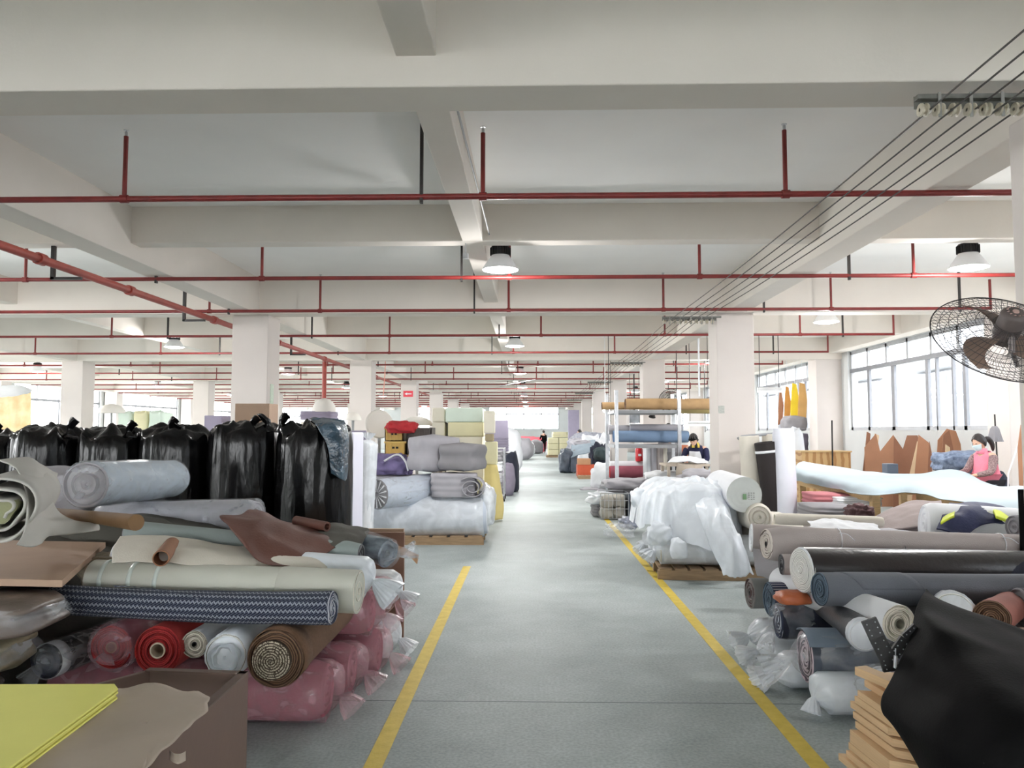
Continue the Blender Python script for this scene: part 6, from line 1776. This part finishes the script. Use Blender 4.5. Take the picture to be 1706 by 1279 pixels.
board([(1553, 795), (1562, 733), (1577, 714), (1592, 718), (1600, 740), (1603, 775), (1603, 795)], 13.95, 'tallest rounded brown pattern board, right end of the row')
board([(1560, 795), (1571, 725), (1581, 716), (1586, 740), (1590, 760), (1588, 795)], 13.7, 'wavy-edged brown pattern board in front of the tallest one', PB2)
board([(1570, 795), (1575, 740), (1582, 745), (1586, 795)], 13.5, 'small pale pattern board at the foot of the tallest one', mat('pale_board', (210, 186, 152)))
board([(1697, 790), (1695, 745), (1700, 708), (1712, 700), (1725, 790)], 10.2, 'curved brown pattern board by the right edge of the picture')
# wooden box / cabinet
a, b = P(1336, 778, 17.3), P(1417, 751, 17.3)
r = empty('plank_cabinet', ((a.x + b.x) / 2, 17.6, 0))
PLK = uvmat('striped_plank', lambda N, L, u, v: mixc(N, L, M(N, L, 'LESS_THAN', M(N, L, 'FRACT', M(N, L, 'ADD', M(N, L, 'MULTIPLY', u, 7.0), M(N, L, 'MULTIPLY', nz(N, L, 3), .8))), .4), (206, 170, 120), (176, 132, 84)), .6)
MB().bx(a.x, b.x, 17.3, 17.9, 0, b.z - .03).build('body', PLK, r, smooth=False)
MB().bx(a.x - .02, b.x + .02, 17.27, 17.93, b.z - .03, b.z).build('top_board', M_WOOD, r, smooth=False)
tag(r, 'wooden plank cabinet beside the wall column', 'cabinet')
p = P(1386, 700, 17.2)
tag(MB().sweep([p, V((p.x + .02, p.y + .1, 0))], .018, 8).build('dark_rod', M_DARK), 'thin dark rod leaning by the wall column', 'rod')
# broom-like tool on the wall column
p = P(1657, 690, 12.0)
r = empty('hanging_mop', (p.x, p.y, 1.0))
MB().sweep([p, V((p.x + .03, p.y, 0))], .012, 8).build('handle', M_DARK, r)
MB().lathe(V((p.x - .02, p.y - .02, p.z - .42)), [(.10, 0), (.085, .1), (.06, .2), (.03, .24)], 18, rmod=lambda i, t: 1 + .2 * math.sin(6 * t + i)).build('cloth_head', F_GREY, r)
tag(r, 'grey mop hanging head-up beside the person in pink', 'mop')
p = P(1700, 735, 11.5)
tag(MB().sweep([P(1700, 730, 11.0), P(1680, 788, 10.8), (P(1672, 800, 10.7).x, 10.7, 0)], .012, 6).build('pale_rod', F_WHITE), 'pale rod leaning right of the person in pink', 'rod')
heap('dark_chair_back', P(1668, 800, 11.5), (.1, .1, .13), F_NAVY, 'dark chair back behind the person in pink', 'chair', seed=2, amp=.1, sub=3, floor=True)
# under and before the tables
for k, (u, v, Y, s3, m, lb, nm) in enumerate([(1375, 832, 10.8, (.3, .3, .1), mat('dusty_rose_felt', (190, 120, 126), .9, .08, 5, .1), 'dusty rose felt stack under the far cutting table', 'felt_stack'), (1378, 851, 9.6, (.33, .35, .085), F_GREY, 'grey felt stack before the far cutting table', 'felt_stack'), (1420, 833, 10.6, (.36, .3, .06), F_WHITE, 'white felt layers under the far cutting table', 'felt_stack')]):
    c = P(u, v, Y)
    folded(nm, (c.x, c.y, c.z - s3[2]), (s3[0] * 1.7, s3[1] * 2, s3[2] * 2), m, lb, 'felt', layers=4, seed=k)
    folded('felt_stack', (c.x, c.y, 0), (s3[0] * 1.6, s3[1] * 1.9, c.z - s3[2] - .005), F_GREY if k != 1 else F_TAUPE, ['grey felt pile under the dusty rose stack', 'taupe felt pile under the grey stack before the table', 'grey felt pile under the white layers'][k], 'felt', layers=5, seed=k + 9)
heap('brown_ruffle', P(1432, 855, 8.6), (.12, .14, .09), mat('wine_brown_cloth', (86, 60, 62), .8, .2, 10, .3, 30), 'ruffled wine-brown cloth before the table legs', 'cloth', seed=5, amp=.6, fr=3.5)
folded('cloth_stack', V((P(1432, 858, 8.7).x, 8.7, 0)), (.6, .6, P(1432, 868, 8.7).z), F_GREY, 'grey cloth pile under the ruffled wine-brown cloth', 'cloth', layers=5, seed=4)
rows = [[P(1455, 865, 8.4), P(1480, 850, 8.5), P(1520, 838, 8.4), P(1565, 836, 8.2)], [P(1458, 880, 7.9), P(1485, 866, 7.9), P(1525, 855, 7.8), P(1570, 845, 7.8)], [P(1462, 892, 7.6), P(1490, 885, 7.5), P(1530, 880, 7.4), P(1575, 870, 7.4)]]
tag(sheet(rows, 24, 30, .03, 3, 7).build('brown_grey_cloth', mat('brown_grey_cloth', (134, 122, 120), .85, .08, 4, .15), solid=.01), 'brown-grey cloth draped below the near cutting table', 'cloth')
heap('cloth_pile', (3.9, 7.9, .3), (.55, .5, .34), mat('brown_grey_cloth', (134, 122, 120)), 'brown-grey pile under the draped cloth by the near table', 'cloth', seed=9, amp=.2)
a, b = P(1540, 874, 6.7), P(1760, 892, 6.5)
roll('wadding_roll', a, b, .195, F_WHITE, F_WHITE, 'fat white wadding roll lying before the near cutting table, jacket on it', 'wadding roll', lump=.05, round_=.1)
heap('cloth_pile', (4.0, 6.4, .27), (.8, .4, .32), F_LGREY, 'light grey pile on the floor under the fat wadding roll', 'cloth', seed=19, amp=.15)
c = P(1690, 878, 6.0)
roll('grey_roll', c, c + V((.6, .1, 0)), .09, F_GREY, F_GREY, 'dark grey roll end at the right edge in front of the wadding roll', lump=.03)
rows = [[P(1583, 840, 6.85), P(1620, 838, 6.9), P(1645, 841, 6.9), P(1672, 847, 6.85), P(1698, 860, 6.8)],
        [P(1572, 858, 6.55), P(1605, 850, 6.5), P(1635, 853, 6.5), P(1665, 860, 6.5), P(1694, 872, 6.5)],
        [P(1560, 882, 6.4), P(1590, 890, 6.35), P(1614, 889, 6.35), P(1642, 874, 6.4), P(1682, 874, 6.42)]]
o = sheet(rows, 30, 40, .02, 5, 6).build('work_jacket', mat('navy_jacket', (42, 48, 84), .7, .1, 5, .15, 40), solid=.012)
rows = [[P(1571, 864, 6.36), P(1580, 857, 6.4), P(1590, 853, 6.48)], [P(1567, 872, 6.3), P(1578, 866, 6.33), P(1590, 860, 6.38)]]
hv = mat('hi_vis_yellow', (214, 226, 60), .6, .05, 5, .1)
sheet(rows, 6, 12, .003, 5, 1).build('yellow_panel', hv, o, solid=.02)
rows = [[P(1655, 850, 6.5), P(1668, 853, 6.5), P(1680, 862, 6.45)], [P(1660, 862, 6.32), P(1672, 866, 6.3), P(1682, 870, 6.3)]]
sheet(rows, 6, 12, .003, 5, 1).build('yellow_panel', hv, o, solid=.02)
tag(o, 'navy work jacket with bright yellow panels thrown over the wadding roll', 'jacket')
# hanging templates at the second window
for k, (u0, u1, v0, v1, m, lb) in enumerate([(1296, 1306, 650, 708, PB, 'brown template hanging leftmost before the second window'), (1306, 1318, 643, 706, mat('ochre_board', (196, 140, 76), .8, .1, 3, .05), 'ochre template hanging before the second window'), (1317, 1331, 638, 700, mat('bright_yellow_board', (240, 216, 60), .7, .08, 3, .05), 'bright yellow template hanging before the second window'), (1329, 1345, 637, 704, mat('honey_board', (220, 176, 112), .8, .1, 3, .05), 'honey-coloured template hanging rightmost before the second window')]):
    Y = 21.6 - .15 * k
    pp = [P(u0, v1, Y), P(u0 + 1, (v0 + v1) / 2, Y), P(u0 + 3, v0, Y), P(u1 - 4, v0 + 2, Y), P(u1, (v0 + v1) / 2 - 4, Y), P(u1 - 2, v1 - 4, Y)]
    o = MB().prism(pp, (0, .02, 0)).build('hanging_template', m, smooth=False)
    t = (pp[2] + pp[3]) / 2
    MB().sweep([t, V((t.x, t.y, SLAB))], .004, 5).build('string', F_WHITE, o)
    tag(o, lb, 'template', 'templates hanging at the second window')
heap('grey_cushion', P(1322, 706, 21.0), (.33, .3, .22), F_GREY, 'grey cushion pile behind the white standing roll', 'cushion', seed=2, amp=.2)
folded('cushion_stack', (P(1322, 760, 21).x, 21.0, 0), (.7, .6, P(1322, 720, 21).z), mat('mixed_dark_cloth', (92, 90, 104), .85, .3, 4, .2), 'dark mixed stack under the grey cushion pile', 'cloth', layers=8)
heap('white_shirt', P(1325, 742, 19.5), (.22, .2, .42), F_WHITE, 'white garment bundle right of the white standing roll', 'cloth', seed=4, amp=.25, sub=3, floor=True)
boxthing(1703, 1716, 815, 950, 5.6, .02, F_BLACKC, 'black post at the right edge beside the taupe roll', 'black_post', 'post')

# ================================================================== FANS
M_FAN = mat('fan_blade_brown', (134, 112, 100), .5, .1, 6, .05)
M_CAGE = mat('fan_cage', (58, 54, 56), .4, .1, 10, 0)
M_MOTOR = mat('fan_motor', (98, 88, 86), .5, .12, 8, .05)
def fan(c, axis, R_, arm_to, lb, spokes=72, rings=9, roll_=1.22, wire=.0016):
    c = V(c); ax = V(axis).normalized()
    r = empty('industrial_fan', c)
    x = V((0, 0, 1)).cross(ax).normalized(); y = ax.cross(x)
    def cp(rad, an, h): return c + (x * math.cos(an) + y * math.sin(an)) * rad + ax * h
    m = MB()
    for side in (-1, 1):
        prof = lambda q: side * .085 * (1 - q ** 2.6) 
        for k in range(1, rings + 1):
            q = k / rings
            m.sweep([cp(R_ * q, 2 * PI * i / 48, prof(q)) for i in range(49)], wire if k < rings else wire * 2.2, 5, (False, False))
        for k in range(spokes):
            an = 2 * PI * k / spokes
            tw = .18 * side
            m.sweep([cp(R_ * q, an + tw * (1 - q), prof(q)) for q in (.14, .3, .5, .7, .85, .95, 1)], wire * .75, 4, (False, False))
    m.build('wire_cage', M_CAGE, r)
    for k in range(3):
        a0 = 2 * PI * k / 3 + roll_
        def bl(u, v):
            rad = R_ * (.14 + .74 * u)
            w_ = R_ * (.15 + .24 * math.sin(PI * min(u * 1.05, 1)) ** .8 * (1 - .25 * u))
            an = a0 + .75 * u * u
            t = (v - .5) * 2
            p = cp(rad, an + t * w_ / rad * .55, t * .028 * (1 - .5 * u))
            return p
        MB().grid(16, 6, bl).build('blade', M_FAN, r, solid=.004)
    MB().lathe(c, [(.0005, .17), (.042, .17), (.06, .158), (.064, .145), (.064, .03), (.055, .0), (.045, -.03), (.0005, -.04)], 28, ax).build('motor', M_MOTOR, r)
    mm = MB()
    for k in range(12):
        an = 2 * PI * k / 12
        p = cp(.04, an, .172)
        mm.box(p, (.004, .02, .004))
    mm.lathe(c, [(.0005, .177), (.014, .176), (.016, .17)], 16, ax).build('vent_cap', mat('motor_label', (190, 160, 150), .5, .1, 9, 0), r)
    st = c + ax * .1 - V((0, 0, .07))
    MB().sweep([st, st - V((0, 0, .09))], .016, 12).sweep([st - V((0, 0, .07)), V(arm_to)], .012, 10).build('mount_arm', mat('arm_grey', (120, 112, 110), .4, .1, 9, 0, metal=.5), r)
    return tag(r, lb, 'fan')
c = P(1672, 562, 4.1)
fan(c, (-.04, -.72, .70), .355, (2.72, 4.35, P(1700, 602, 4.1).z), 'large brown-bladed wall fan in a wire cage at the right edge')
fan(P(1112, 668, 20.0) + V((0, -.4, 0)), (.1, -.9, -.3), .3, P(1112, 690, 20.08), 'wall fan in a wire cage on the second right column', spokes=36, rings=5, wire=.004)
p = P(1087, 690, 19.6)
r = empty('spot_lamp', p)
MB().lathe(p, [(.09, -.08), (.05, .04), (.0005, .06)], 16, (.2, .3, 1)).build('shade', M_DARK, r)
MB().sweep([p, p + V((.2, 0, .1)), P(1108, 684, 20.0)], .01, 6).build('arm', M_STEEL, r)
tag(r, 'small dark spot lamp on an arm at the second right column', 'lamp')
# small monitor-like thing on the third bay
p = P(1052, 697, 25.5)
_cb = boxthing(1049, 1066, 687, 704, 25.5, .1, mat('switch_box_grey', (130, 134, 140), .4, .3, 6, 0), 'grey control box hanging between the right columns', 'control_box', 'box')
MB().bx(P(1057, 690, 25.5).x - .02, P(1057, 690, 25.5).x + .02, 25.53, 25.57, P(1057, 690, 25.5).z, SLAB).build('hanger_rod', M_DARK, _cb, smooth=False)
